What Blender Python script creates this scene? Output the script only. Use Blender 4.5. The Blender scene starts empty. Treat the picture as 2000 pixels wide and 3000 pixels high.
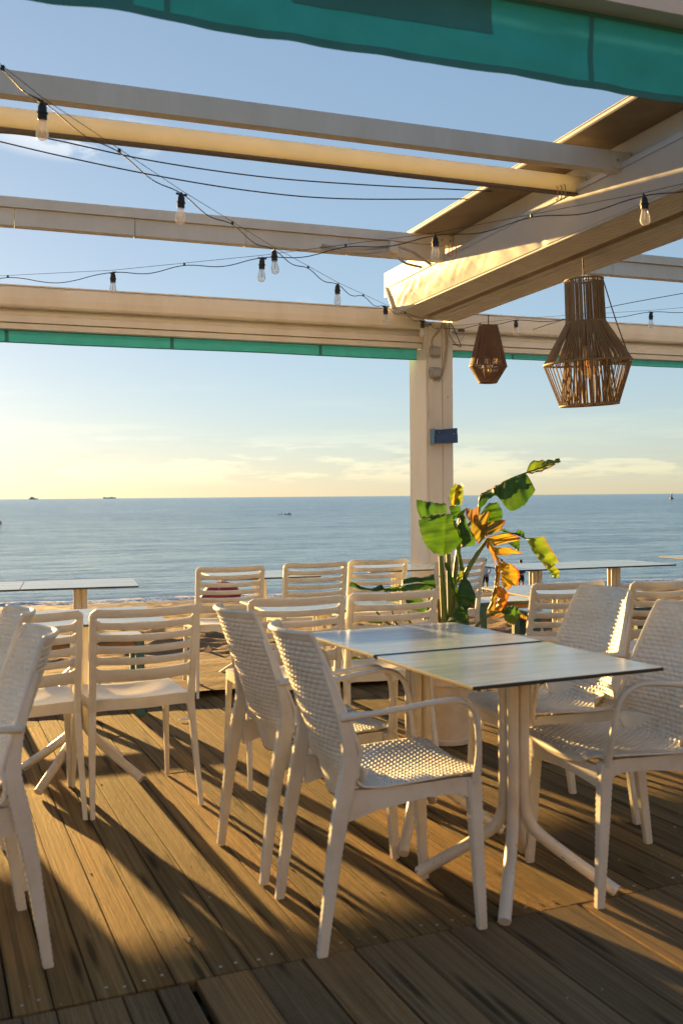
import bpy, math, random
import numpy as np
from mathutils import Vector, Matrix, noise

rnd = random.Random(7)
R = math.radians
scene = bpy.context.scene
col = scene.collection

# ------------------------------------------------------------------ camera
EYE = 1.27
cam_data = bpy.data.cameras.new("camera")
cam_data.sensor_fit = 'VERTICAL'
cam_data.sensor_height = 36.0
cam_data.sensor_width = 24.0
cam_data.lens = 35.0
cam_data.clip_start = 0.05
cam_data.clip_end = 90000.0
cam_data.dof.use_dof = True
cam_data.dof.focus_distance = 7.5
cam_data.dof.aperture_fstop = 5.0
cam = bpy.data.objects.new("camera", cam_data)
col.objects.link(cam)
CAM_M = Matrix.Translation((0, 0, EYE)) @ Matrix.Rotation(R(90 - 0.9035), 4, 'X') @ Matrix.Rotation(R(-0.47), 4, 'Z')
cam.matrix_world = CAM_M
scene.camera = cam

# ------------------------------------------------------------------ sun and sky
SUN_AZ = R(31.0)          # degrees to the left of the view axis
SUN_EL = R(6.5)
sun_dir = Vector((-math.sin(SUN_AZ) * math.cos(SUN_EL), math.cos(SUN_AZ) * math.cos(SUN_EL), math.sin(SUN_EL)))
sd = bpy.data.lights.new("sun", 'SUN')
sd.energy = 5.0
sd.angle = R(0.55)
sd.color = (1.0, 0.60, 0.19)
sun = bpy.data.objects.new("sun", sd)
col.objects.link(sun)
sun.rotation_euler = sun_dir.to_track_quat('Z', 'Y').to_euler()

world = bpy.data.worlds.new("World")
scene.world = world
world.use_nodes = True
SKY_STRENGTH = 0.0675


def build_world():
    nt = world.node_tree
    n, l = nt.nodes, nt.links
    n.clear()
    out = n.new('ShaderNodeOutputWorld')
    bg = n.new('ShaderNodeBackground')
    bg.inputs['Strength'].default_value = SKY_STRENGTH
    l.new(bg.outputs[0], out.inputs[0])
    sky = n.new('ShaderNodeTexSky')
    sky.sky_type = 'NISHITA'
    sky.sun_disc = False
    sky.sun_elevation = SUN_EL
    sky.sun_rotation = -SUN_AZ
    sky.altitude = 0
    sky.air_density = 1.0
    sky.dust_density = 0.19
    sky.ozone_density = 2.9
    tc = n.new('ShaderNodeTexCoord')
    sep = n.new('ShaderNodeSeparateXYZ')
    l.new(tc.outputs['Generated'], sep.inputs[0])

    def math_(op, a, b=None, c=None):
        m = n.new('ShaderNodeMath')
        m.operation = op
        for i, v in enumerate((a, b, c)):
            if v is None:
                continue
            if isinstance(v, (int, float)):
                m.inputs[i].default_value = v
            else:
                l.new(v, m.inputs[i])
        return m.outputs[0]

    def ramp(v, lo, hi):
        m = n.new('ShaderNodeMapRange')
        m.interpolation_type = 'SMOOTHSTEP'
        l.new(v, m.inputs['Value'])
        m.inputs['From Min'].default_value = lo
        m.inputs['From Max'].default_value = hi
        return m.outputs[0]
    el = math_('ARCSINE', sep.outputs['Z'])                       # elevation
    az = math_('ARCTAN2', sep.outputs['X'], sep.outputs['Y'])     # azimuth, + to the right

    def cloud_noise(sx, sy, scale, detail, ox):
        cx = n.new('ShaderNodeCombineXYZ')
        l.new(math_('MULTIPLY', az, sx), cx.inputs[0])
        l.new(math_('MULTIPLY', el, sy), cx.inputs[1])
        cx.inputs[2].default_value = ox
        t = n.new('ShaderNodeTexNoise')
        t.inputs['Scale'].default_value = scale
        t.inputs['Detail'].default_value = detail
        t.inputs['Roughness'].default_value = 0.62
        l.new(cx.outputs[0], t.inputs['Vector'])
        return t.outputs['Fac']

    # low bank of cumulus and haze streaks just over the sea
    nz = cloud_noise(1.0, 7.0, 7.0, 7.0, 3.1)
    band = math_('MULTIPLY', ramp(el, R(0.5), R(1.4)), ramp(el, R(4.2), R(1.8)))
    low = math_('MULTIPLY', ramp(nz, 0.49, 0.58), band)
    nz2 = cloud_noise(1.0, 11.0, 3.2, 5.0, 8.4)
    streak = math_('MULTIPLY', ramp(nz2, 0.47, 0.68), math_('MULTIPLY', ramp(el, R(0.8), R(3.0)), ramp(el, R(9.0), R(3.5))))
    # a few small fair-weather puffs higher up
    nz3 = cloud_noise(1.0, 2.6, 10.0, 7.0, 1.7)
    da = math_('MULTIPLY', math_('ADD', az, R(14.5)), 1.0 / R(5.6))
    de = math_('MULTIPLY', math_('ADD', el, -R(19.3)), 1.0 / R(1.25))
    r2 = math_('ADD', math_('MULTIPLY', da, da), math_('MULTIPLY', de, de))
    puff = math_('MULTIPLY', ramp(nz3, 0.42, 0.54), ramp(r2, 1.4, 0.1))
    nz4 = cloud_noise(1.0, 2.0, 16.0, 6.0, 5.2)
    wisp = math_('MULTIPLY', math_('MULTIPLY', ramp(nz4, 0.60, 0.74), math_('MULTIPLY', ramp(el, R(8), R(10.5)), ramp(el, R(15), R(11)))), 0.6)

    def mix(fac, a, b):
        m = n.new('ShaderNodeMix')
        m.data_type = 'RGBA'
        if isinstance(fac, float):
            m.inputs['Factor'].default_value = fac
        else:
            l.new(fac, m.inputs['Factor'])
        for key, v in (('A', a), ('B', b)):
            sock = [s for s in m.inputs if s.name == key and s.type == 'RGBA'][0]
            if isinstance(v, tuple):
                sock.default_value = v
            else:
                l.new(v, sock)
        return [s for s in m.outputs if s.type == 'RGBA'][0]

    def scaled(colour, k):
        m = n.new('ShaderNodeVectorMath')
        m.operation = 'MULTIPLY'
        l.new(colour, m.inputs[0])
        m.inputs[1].default_value = k
        return m.outputs[0]
    gm = n.new('ShaderNodeGamma')
    gm.inputs['Gamma'].default_value = 0.53
    l.new(sky.outputs['Color'], gm.inputs['Color'])
    hs = n.new('ShaderNodeHueSaturation')
    hs.inputs['Saturation'].default_value = 1.02
    l.new(gm.outputs[0], hs.inputs['Color'])
    c = scaled(hs.outputs['Color'], (0.99, 1.01, 1.08))
    c0 = c
    c = mix(math_('MULTIPLY', streak, 0.8), c, scaled(c0, (1.14, 1.09, 1.0)))
    shade = math_('MULTIPLY', ramp(cloud_noise(1.0, 7.0, 7.0, 7.0, 3.16), 0.55, 0.72), band)
    c = mix(math_('MULTIPLY', low, 0.9), c, scaled(c0, (1.30, 1.22, 1.10)))
    c = mix(math_('MULTIPLY', shade, 0.8), c, scaled(c0, (0.84, 0.84, 0.88)))
    c = mix(math_('MULTIPLY', puff, 0.95), c, scaled(c0, (2.0, 1.6, 1.3)))
    c = mix(math_('MULTIPLY', wisp, 0.9), c, scaled(c0, (1.45, 1.25, 1.10)))
    l.new(c, bg.inputs['Color'])


build_world()
scene.view_settings.view_transform = 'Standard'
scene.view_settings.look = 'None'
scene.view_settings.exposure = 2.33
scene.view_settings.gamma = 1.0
scene.view_settings.use_curve_mapping = False
scene.render.engine = 'CYCLES'
cy = scene.cycles
cy.max_bounces = 7
cy.diffuse_bounces = 3
cy.glossy_bounces = 3
cy.transmission_bounces = 4
cy.transparent_max_bounces = 8
cy.sample_clamp_indirect = 6.0
cy.caustics_reflective = False
cy.caustics_refractive = False
cy.use_denoising = True
cy.use_adaptive_sampling = True
cy.adaptive_threshold = 0.02


# ------------------------------------------------------------------ helpers
F = 35.0 / 36.0 * 3000.0


def ray(px, py):
    d = Vector(((px - 1000.0) / F, -(py - 1500.0) / F, -1.0))
    return CAM_M.to_3x3() @ d


def at(px, py, Y):
    """the point seen at (px, py) that stands Y metres in front of the eye"""
    d = ray(px, py)
    return Vector((0, 0, EYE)) + d * (Y / d.y)


PERG = R(20.3)
pX = Vector((math.cos(PERG), math.sin(PERG), 0))
pY = Vector((-math.sin(PERG), math.cos(PERG), 0))
DK = R(22.8)
dX = Vector((math.cos(DK), math.sin(DK), 0))
dY = Vector((-math.sin(DK), math.cos(DK), 0))


def P(x, y, z):      # pergola frame to world
    return pX * x + pY * y + Vector((0, 0, z))


class MB:
    def __init__(self):
        self.v, self.f = [], []

    def add(self, verts, faces):
        o = len(self.v)
        self.v.extend([tuple(p) for p in verts])
        self.f.extend([tuple(i + o for i in f) for f in faces])
        return self

    def box(self, c, s, m=None):
        hx, hy, hz = s[0] / 2, s[1] / 2, s[2] / 2
        vs = [Vector((x * hx, y * hy, z * hz)) for z in (-1, 1) for y in (-1, 1) for x in (-1, 1)]
        if m is not None:
            vs = [m @ p for p in vs]
        vs = [p + Vector(c) for p in vs]
        return self.add(vs, [(0, 2, 3, 1), (4, 5, 7, 6), (0, 1, 5, 4), (2, 6, 7, 3), (0, 4, 6, 2), (1, 3, 7, 5)])

    def bbox(self, c, s, b=0.004, m=None):
        """box with chamfered edges"""
        hx, hy, hz = s[0] / 2, s[1] / 2, s[2] / 2
        rings = []
        for z, k in ((-hz, b), (-hz + b, 0), (hz - b, 0), (hz, b)):
            ax, ay = hx - k, hy - k
            rings.append([(ax - b, -ay, z), (ax, -ay + b, z), (ax, ay - b, z), (ax - b, ay, z),
                          (-ax + b, ay, z), (-ax, ay - b, z), (-ax, -ay + b, z), (-ax + b, -ay, z)])
        vs = [Vector(p) for r in rings for p in r]
        if m is not None:
            vs = [m @ p for p in vs]
        vs = [p + Vector(c) for p in vs]
        fs = [tuple(range(7, -1, -1)), tuple(range(24, 32))]
        for k in range(3):
            for i in range(8):
                j = (i + 1) % 8
                fs.append((k * 8 + i, k * 8 + j, k * 8 + 8 + j, k * 8 + 8 + i))
        return self.add(vs, fs)

    def tube(self, pts, r, seg=8, cap=True, closed=False, flat=1.0, up=None):
        pts = [Vector(p) for p in pts]
        n = len(pts)
        rs = list(r) if isinstance(r, (list, tuple)) else [r] * n
        tang = []
        for i in range(n):
            a = pts[(i - 1) % n] if (closed or i > 0) else pts[i]
            b = pts[(i + 1) % n] if (closed or i < n - 1) else pts[i]
            tang.append((b - a).normalized())
        ref = Vector(up) if up is not None else (Vector((0, 0, 1)) if abs(tang[0].z) < 0.9 else Vector((1, 0, 0)))
        nrm = (ref - tang[0] * ref.dot(tang[0])).normalized()
        vs, fs = [], []
        for i in range(n):
            nrm = (nrm - tang[i] * nrm.dot(tang[i])).normalized()
            bi = tang[i].cross(nrm)
            for k in range(seg):
                a = 2 * math.pi * k / seg
                vs.append(pts[i] + nrm * (math.cos(a) * rs[i] * flat) + bi * (math.sin(a) * rs[i]))
        for i in range(n if closed else n - 1):
            i2 = (i + 1) % n
            for k in range(seg):
                k2 = (k + 1) % seg
                fs.append((i * seg + k, i * seg + k2, i2 * seg + k2, i2 * seg + k))
        if cap and not closed:
            fs.append(tuple(range(seg - 1, -1, -1)))
            fs.append(tuple(range((n - 1) * seg, n * seg)))
        return self.add(vs, fs)

    def loft(self, rings, cap=True, closed_rings=True):
        m = len(rings[0])
        vs = [p for r in rings for p in r]
        fs = []
        for i in range(len(rings) - 1):
            for k in range(m if closed_rings else m - 1):
                k2 = (k + 1) % m
                fs.append((i * m + k, i * m + k2, (i + 1) * m + k2, (i + 1) * m + k))
        if cap and closed_rings:
            fs.append(tuple(range(m - 1, -1, -1)))
            fs.append(tuple(range((len(rings) - 1) * m, len(rings) * m)))
        return self.add(vs, fs)

    def lathe(self, prof, seg=24, c=(0, 0, 0), cap=True):
        rings = []
        for r, z in prof:
            rings.append([Vector((c[0] + r * math.cos(2 * math.pi * k / seg), c[1] + r * math.sin(2 * math.pi * k / seg), c[2] + z)) for k in range(seg)])
        return self.loft(rings, cap)

    def grid(self, g):
        n, m = g.shape[:2]
        fs = [(i * m + j, i * m + j + 1, (i + 1) * m + j + 1, (i + 1) * m + j) for i in range(n - 1) for j in range(m - 1)]
        return self.add([tuple(p) for p in g.reshape(-1, 3)], fs)

    def shell(self, g, t):
        """a sheet with thickness: grid g and its offset along the normal"""
        n, m = g.shape[:2]
        du = np.gradient(g, axis=0)
        dv = np.gradient(g, axis=1)
        nr = np.cross(du, dv)
        nr /= np.maximum(np.linalg.norm(nr, axis=2, keepdims=True), 1e-9)
        b = g - nr * t
        o = n * m
        fs = []
        for i in range(n - 1):
            for j in range(m - 1):
                a, c_, d_, e_ = i * m + j, i * m + j + 1, (i + 1) * m + j + 1, (i + 1) * m + j
                fs.append((a, e_, d_, c_))
                fs.append((o + a, o + c_, o + d_, o + e_))
        rim = [(0, j) for j in range(m)] + [(i, m - 1) for i in range(1, n)] + [(n - 1, j) for j in range(m - 2, -1, -1)] + [(i, 0) for i in range(n - 2, 0, -1)]
        for k in range(len(rim)):
            p, q = rim[k], rim[(k + 1) % len(rim)]
            a, c_ = p[0] * m + p[1], q[0] * m + q[1]
            fs.append((a, c_, o + c_, o + a))
        return self.add([tuple(p) for p in g.reshape(-1, 3)] + [tuple(p) for p in b.reshape(-1, 3)], fs)

    def mesh(self, name, mat, smooth=True, angle=40):
        me = bpy.data.meshes.new(name)
        me.from_pydata(self.v, [], self.f)
        me.materials.append(mat)
        me.polygons.foreach_set('use_smooth', [smooth] * len(me.polygons))
        if smooth and angle:
            me.set_sharp_from_angle(angle=R(angle))
        me.update()
        return me

    def build(self, name, mat, parent=None, smooth=True, angle=40):
        return link(name, self.mesh(name, mat, smooth, angle), parent)


def link(name, me, parent=None):
    o = bpy.data.objects.new(name, me)
    col.objects.link(o)
    if parent is not None:
        o.parent = parent
    return o


def tag(o, label=None, cat=None, group=None, kind=None):
    if label:
        o['label'] = label
    if cat:
        o['category'] = cat
    if group:
        o['group'] = group
    if kind:
        o['kind'] = kind
    return o


def thing(name, label, cat, loc=(0, 0, 0), rz=0.0, group=None):
    o = bpy.data.objects.new(name, None)
    o.empty_display_size = 0.1
    col.objects.link(o)
    o.location = loc
    o.rotation_euler = (0, 0, rz)
    return tag(o, label, cat, group)


def copy_tree(o, parent=None):
    c = o.copy()
    col.objects.link(c)
    c.parent = parent
    for ch in list(o.children):
        copy_tree(ch, c)
    return c


def crom(pts, n):
    """Catmull-Rom through pts, n samples, even in arc length"""
    p = np.array(pts, float)
    p = np.vstack([2 * p[0] - p[1], p, 2 * p[-1] - p[-2]])
    out = []
    for i in range(1, len(p) - 2):
        for t in np.linspace(0, 1, 14, endpoint=False):
            a, b, c, d = p[i - 1], p[i], p[i + 1], p[i + 2]
            out.append(0.5 * ((2 * b) + (c - a) * t + (2 * a - 5 * b + 4 * c - d) * t * t + (3 * b - a - 3 * c + d) * t ** 3))
    out.append(p[-2])
    out = np.array(out)
    s = np.concatenate([[0], np.cumsum(np.linalg.norm(np.diff(out, axis=0), axis=1))])
    tt = np.linspace(0, s[-1], n)
    return np.stack([np.interp(tt, s, out[:, k]) for k in range(out.shape[1])], axis=1)


# ------------------------------------------------------------------ materials
class NT:
    def __init__(self, name):
        self.m = bpy.data.materials.new(name)
        self.m.use_nodes = True
        self.nt = self.m.node_tree
        self.b = self.nt.nodes['Principled BSDF']
        self.out = self.nt.nodes['Material Output']

    def node(self, t, **kw):
        n = self.nt.nodes.new(t)
        for k, v in kw.items():
            if k in n.inputs:
                n.inputs[k].default_value = v
            else:
                setattr(n, k, v)
        return n

    def link(self, a, b):
        self.nt.links.new(a, b)

    def coord(self, kind='Object', scale=(1, 1, 1), rot=(0, 0, 0)):
        tc = self.node('ShaderNodeTexCoord')
        mp = self.node('ShaderNodeMapping')
        mp.inputs['Scale'].default_value = scale
        mp.inputs['Rotation'].default_value = rot
        self.link(tc.outputs[kind], mp.inputs['Vector'])
        return mp.outputs[0]

    def noise(self, vec, scale, detail=4, rough=0.55, dist=0.0):
        t = self.node('ShaderNodeTexNoise')
        t.inputs['Scale'].default_value = scale
        t.inputs['Detail'].default_value = detail
        t.inputs['Roughness'].default_value = rough
        t.inputs['Distortion'].default_value = dist
        if vec is not None:
            self.link(vec, t.inputs['Vector'])
        return t.outputs['Fac']

    def ramp(self, fac, stops):
        r = self.node('ShaderNodeValToRGB')
        el = r.color_ramp.elements
        while len(el) < len(stops):
            el.new(0.5)
        for e, (p, c) in zip(el, stops):
            e.position = p
            e.color = (*c, 1) if len(c) == 3 else c
        self.link(fac, r.inputs['Fac'])
        return r.outputs['Color']

    def mixc(self, fac, a, b, mode='MIX'):
        m = self.node('ShaderNodeMix')
        m.data_type = 'RGBA'
        m.blend_type = mode
        if isinstance(fac, (int, float)):
            m.inputs['Factor'].default_value = fac
        else:
            self.link(fac, m.inputs['Factor'])
        for key, v in (('A', a), ('B', b)):
            s = [q for q in m.inputs if q.name == key and q.type == 'RGBA'][0]
            if isinstance(v, tuple):
                s.default_value = (*v, 1) if len(v) == 3 else v
            else:
                self.link(v, s)
        return [q for q in m.outputs if q.type == 'RGBA'][0]

    def math(self, op, a, b=None):
        m = self.node('ShaderNodeMath')
        m.operation = op
        for i, v in enumerate((a, b)):
            if v is None:
                continue
            if isinstance(v, (int, float)):
                m.inputs[i].default_value = v
            else:
                self.link(v, m.inputs[i])
        return m.outputs[0]

    def bump(self, h, strength=0.3, dist=0.01):
        b = self.node('ShaderNodeBump')
        b.inputs['Strength'].default_value = strength
        b.inputs['Distance'].default_value = dist
        self.link(h, b.inputs['Height'])
        self.link(b.outputs[0], self.b.inputs['Normal'])
        return b

    def set(self, base=None, rough=None, metal=None, spec=None):
        for k, v in (('Base Color', base), ('Roughness', rough), ('Metallic', metal), ('Specular IOR Level', spec)):
            if v is None:
                continue
            if isinstance(v, tuple):
                self.b.inputs[k].default_value = (*v, 1)
            elif isinstance(v, (int, float)):
                self.b.inputs[k].default_value = v
            else:
                self.link(v, self.b.inputs[k])
        return self


def painted(name, c, rough=0.45, dirt=0.12, scale=6.0, streak=False, spec=0.5):
    m = NT(name)
    v = m.coord('Object', (1, 1, 0.25) if streak else (1, 1, 1))
    n1 = m.noise(v, scale, 6, 0.65)
    dark = tuple(x * (1 - dirt * k) for x, k in zip(c, (1.6, 2.0, 2.6)))
    colr = m.ramp(n1, [(0.34, dark), (0.58, c)])
    fine = m.noise(m.coord(), scale * 14, 3)
    m.set(colr, None, None, spec)
    rr = m.math('ADD', m.math('MULTIPLY', n1, 0.25), rough - 0.12)
    m.link(rr, m.b.inputs['Roughness'])
    m.bump(fine, 0.06, 0.004)
    return m.m


def deck_wood(name, a, b, c, grooves=False):
    m = NT(name)
    oi = m.node('ShaderNodeObjectInfo')
    tc = m.node('ShaderNodeTexCoord')
    add = m.node('ShaderNodeVectorMath')
    add.operation = 'ADD'
    cx = m.node('ShaderNodeCombineXYZ')
    m.link(m.math('MULTIPLY', oi.outputs['Random'], 37.0), cx.inputs[0])
    m.link(m.math('MULTIPLY', oi.outputs['Random'], 91.0), cx.inputs[1])
    m.link(tc.outputs['Object'], add.inputs[0])
    m.link(cx.outputs[0], add.inputs[1])

    def mapped(s):
        mp = m.node('ShaderNodeMapping')
        mp.inputs['Scale'].default_value = s
        m.link(add.outputs[0], mp.inputs['Vector'])
        return mp.outputs[0]
    grain = m.noise(mapped((95, 3.0, 30)), 1.0, 8, 0.70, 0.5)
    ring = m.noise(mapped((16, 0.55, 8)), 1.0, 3, 0.5, 1.6)
    wv = m.node('ShaderNodeTexWave')
    wv.inputs['Scale'].default_value = 1.0
    wv.inputs['Distortion'].default_value = 5.0
    wv.inputs['Detail'].default_value = 3.0
    wv.bands_direction = 'X'
    m.link(mapped((13, 0.35, 3)), wv.inputs['Vector'])
    blot = m.noise(mapped((5, 2.4, 5)), 1.0, 5, 0.6)
    knots = m.node('ShaderNodeTexVoronoi')
    knots.voronoi_dimensions = '2D'
    knots.inputs['Scale'].default_value = 1.0
    m.link(mapped((9, 2.6, 5)), knots.inputs['Vector'])
    kn = m.ramp(knots.outputs['Distance'], [(0.05, (1, 1, 1)), (0.13, (0, 0, 0))])
    col1 = m.ramp(grain, [(0.30, a), (0.52, b), (0.75, c)])
    col1 = m.mixc(m.math('MULTIPLY', wv.outputs['Fac'], 0.22), col1, m.mixc(0.5, col1, tuple(x * 0.35 for x in a)))
    col1 = m.mixc(0.8, col1, m.ramp(blot, [(0.30, (0.52, 0.50, 0.48)), (0.48, (0.92, 0.92, 0.92)), (0.7, (1.22, 1.14, 1.02))]), 'MULTIPLY')
    col1 = m.mixc(m.math('MULTIPLY', kn, 0.75), col1, tuple(x * 0.22 for x in a))
    tone = m.ramp(oi.outputs['Random'], [(0.0, (0.68, 0.71, 0.74)), (0.5, (1, 1, 1)), (1.0, (1.28, 1.14, 0.95))])
    col1 = m.mixc(1.0, col1, tone, 'MULTIPLY')
    sx = m.node('ShaderNodeSeparateXYZ')
    m.link(tc.outputs['Object'], sx.inputs[0])
    ed_ = m.node('ShaderNodeMapRange')
    ed_.interpolation_type = 'SMOOTHSTEP'
    m.link(m.math('ADD', m.math('ABSOLUTE', sx.outputs[0]), m.math('MULTIPLY', m.math('SUBTRACT', blot, 0.5), 0.05)), ed_.inputs['Value'])
    ed_.inputs['From Min'].default_value = 0.066 if grooves else 0.040
    ed_.inputs['From Max'].default_value = 0.078 if grooves else 0.053
    col1 = m.mixc(m.math('MULTIPLY', ed_.outputs[0], 0.5), col1, tuple(x * 0.45 for x in a))      # grime along the joints
    crack = m.ramp(m.noise(mapped((150, 1.6, 30)), 1.0, 4, 0.6, 0.2), [(0.30, (1, 1, 1)), (0.36, (0, 0, 0))])
    col1 = m.mixc(m.math('MULTIPLY', crack, 0.7), col1, tuple(x * 0.3 for x in a))
    m.set(col1, 0.85, None, 0.15)
    pit = m.noise(mapped((70, 45, 40)), 1.0, 4, 0.7)
    h = m.math('ADD', m.math('ADD', m.math('MULTIPLY', grain, 0.7), m.math('MULTIPLY', ring, 0.5)), m.math('MULTIPLY', pit, 0.5))
    if grooves:
        sepx = m.node('ShaderNodeSeparateXYZ')
        m.link(tc.outputs['Object'], sepx.inputs[0])
        g = m.math('SINE', m.math('MULTIPLY', sepx.outputs[0], 2 * math.pi / 0.0075))
        h = m.math('ADD', h, m.math('MULTIPLY', g, 0.55))
    m.bump(h, 0.9, 0.0055)
    return m.m


def translucent(name, c, tc, fac=0.5, rough=0.6, weave=0.0, vein=False, var=0.25):
    m = NT(name)
    v = m.coord('Object')
    n1 = m.noise(v, 7, 5, 0.6)
    col1 = m.ramp(n1, [(0.3, tuple(x * (1 - var) for x in c)), (0.65, c)])
    m.set(col1, rough, None, 0.3)
    tr = m.node('ShaderNodeBsdfTranslucent')
    col2 = m.ramp(n1, [(0.3, tuple(x * (1 - var) for x in tc)), (0.65, tc)])
    m.link(col2, tr.inputs['Color'])
    mix = m.node('ShaderNodeMixShader')
    mix.inputs[0].default_value = fac
    m.link(m.b.outputs[0], mix.inputs[1])
    m.link(tr.outputs[0], mix.inputs[2])
    m.link(mix.outputs[0], m.out.inputs[0])
    if weave:
        w = m.noise(m.coord('Object', (weave, weave, weave * 0.12)), 1.0, 3)
        m.bump(w, 0.25, 0.004)
    return m.m


def leafmat(name, c1, c2, t1, t2, edge=None):
    """leaf: colour runs along the blade (UV y), veins across, light comes through"""
    m = NT(name)
    uv = m.node('ShaderNodeTexCoord').outputs['UV']
    sep = m.node('ShaderNodeSeparateXYZ')
    m.link(uv, sep.inputs[0])
    n1 = m.noise(m.coord('Object'), 11, 5, 0.65)
    wob = m.math('ADD', m.math('MULTIPLY', sep.outputs[0], 62.0), m.math('MULTIPLY', n1, 3.0))
    veins = m.math('SINE', wob)
    vf = m.math('MULTIPLY', m.math('ADD', veins, 1.0), 0.5)
    base = m.mixc(m.ramp(n1, [(0.35, (0, 0, 0)), (0.65, (1, 1, 1))]), c1, c2)
    base = m.mixc(m.math('MULTIPLY', vf, 0.12), base, tuple(x * 0.6 for x in c1))
    tcol = m.mixc(m.ramp(n1, [(0.35, (0, 0, 0)), (0.65, (1, 1, 1))]), t1, t2)
    tcol = m.mixc(m.math('MULTIPLY', vf, 0.2), tcol, tuple(x * 0.55 for x in t1))
    if edge:
        e = m.ramp(m.math('ADD', sep.outputs[1], m.math('MULTIPLY', m.math('SUBTRACT', n1, 0.5), 0.35)), [(0.86, (0, 0, 0)), (0.99, (1, 1, 1))])
        base = m.mixc(e, base, edge)
        tcol = m.mixc(e, tcol, edge)
    m.set(base, 0.5, None, 0.35)
    m.bump(vf, 0.2, 0.004)
    tr = m.node('ShaderNodeBsdfTranslucent')
    m.link(tcol, tr.inputs['Color'])
    mix = m.node('ShaderNodeMixShader')
    mix.inputs[0].default_value = 0.36
    m.link(m.b.outputs[0], mix.inputs[1])
    m.link(tr.outputs[0], mix.inputs[2])
    m.link(mix.outputs[0], m.out.inputs[0])
    return m.m


def glass(name, tint=(1, 1, 1), fac=0.72):
    m = NT(name)
    tr = m.node('ShaderNodeBsdfTransparent')
    tr.inputs['Color'].default_value = (*tint, 1)
    m.set((0.9, 0.88, 0.82), 0.05, None, 0.8)
    lw = m.node('ShaderNodeLayerWeight')
    lw.inputs['Blend'].default_value = 0.35
    f = m.math('ADD', m.math('MULTIPLY', lw.outputs['Facing'], 0.6), 1 - fac)
    mix = m.node('ShaderNodeMixShader')
    m.link(f, mix.inputs[0])
    m.link(tr.outputs[0], mix.inputs[1])
    m.link(m.b.outputs[0], mix.inputs[2])
    m.link(mix.outputs[0], m.out.inputs[0])
    return m.m


def simple(name, c, rough=0.5, metal=0.0, emit=None, var=0.1):
    m = NT(name)
    n1 = m.noise(m.coord('Object'), 9, 4, 0.6)
    m.set(m.ramp(n1, [(0.3, tuple(x * (1 - var) for x in c)), (0.7, c)]), rough, metal)
    if emit:
        m.b.inputs['Emission Color'].default_value = (*emit[0], 1)
        m.b.inputs['Emission Strength'].default_value = emit[1]
    return m.m


M = {}
M['chair'] = painted('cream_plastic', (0.71, 0.685, 0.615), 0.42, 0.10, 5)
M['chair2'] = painted('ivory_plastic', (0.72, 0.695, 0.625), 0.38, 0.09, 5)
M['frame'] = painted('cream_paint', (0.64, 0.615, 0.57), 0.45, 0.06, 4, streak=True)
M['vinyl'] = translucent('white_vinyl', (0.55, 0.56, 0.60), (0.60, 0.60, 0.60), 0.04, 0.4, 0, var=0.06)
M['rollfab'] = translucent('cream_fabric', (0.70, 0.63, 0.52), (0.80, 0.79, 0.64), 0.28, 0.6, 0, var=0.08)
M['board'] = painted('stained_board', (0.30, 0.245, 0.175), 0.7, 0.2, 3)
M['green'] = translucent('green_canvas', (0.045, 0.56, 0.56), (0.012, 0.06, 0.12), 0.25, 0.75, 160, var=0.16)
M['hem'] = translucent('green_canvas_hem_shade', (0.04, 0.22, 0.24), (0.01, 0.05, 0.09), 0.08, 0.75, 160, var=0.14)  # doubled cloth at the hems, also the painted rafter shadows
M['deck'] = deck_wood('weathered_plank', (0.098, 0.062, 0.026), (0.228, 0.154, 0.066), (0.315, 0.226, 0.105))
M['deckg'] = deck_wood('grooved_plank', (0.165, 0.112, 0.058), (0.305, 0.208, 0.112), (0.40, 0.29, 0.165), grooves=True)
M['under'] = simple('dark_joist', (0.03, 0.023, 0.017), 0.9)
M['black'] = simple('black_rubber', (0.018, 0.017, 0.016), 0.5)
M['wire'] = simple('dark_cable', (0.02, 0.019, 0.02), 0.6)
M['greyc'] = painted('grey_conduit', (0.44, 0.38, 0.30), 0.5, 0.08)
M['box'] = painted('grey_box', (0.33, 0.32, 0.31), 0.5, 0.08)
M['blue'] = painted('blue_plastic', (0.020, 0.055, 0.17), 0.4, 0.2)
M['lblue'] = painted('faded_blue_plastic', (0.12, 0.25, 0.38), 0.45, 0.15)
M['glass'] = glass('clear_bulb')
M['amber'] = glass('amber_bulb', (1.0, 0.84, 0.60), 0.65)
M['filament'] = simple('filament', (0.8, 0.45, 0.15), 0.4, 0.0, ((1.0, 0.45, 0.10), 0.2))
M['stem'] = simple('stem', (0.10, 0.15, 0.03), 0.5)
M['rattan'] = simple('rattan_cord', (0.30, 0.20, 0.105), 0.75, 0, None, 0.3)
M['rattan2'] = simple('dark_rattan_cord', (0.24, 0.13, 0.07), 0.75, 0, None, 0.3)
M['pot'] = painted('white_pot', (0.72, 0.63, 0.52), 0.5, 0.1)
M['soil'] = simple('soil', (0.05, 0.035, 0.022), 0.95)
M['teal'] = painted('teal_paint', (0.045, 0.14, 0.135), 0.55, 0.2)
M['oak'] = painted('brown_wood', (0.30, 0.15, 0.05), 0.55, 0.25, 5)
M['slabtop'] = simple('pale_bench_top', (0.62, 0.66, 0.66), 0.22, 0, None, 0.06)
M['edge'] = simple('dark_laminate_core', (0.035, 0.026, 0.020), 0.5)
M['paper'] = simple('white_paper', (0.75, 0.74, 0.72), 0.8)
M['card'] = simple('pale_card', (0.60, 0.42, 0.28), 0.8)


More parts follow.
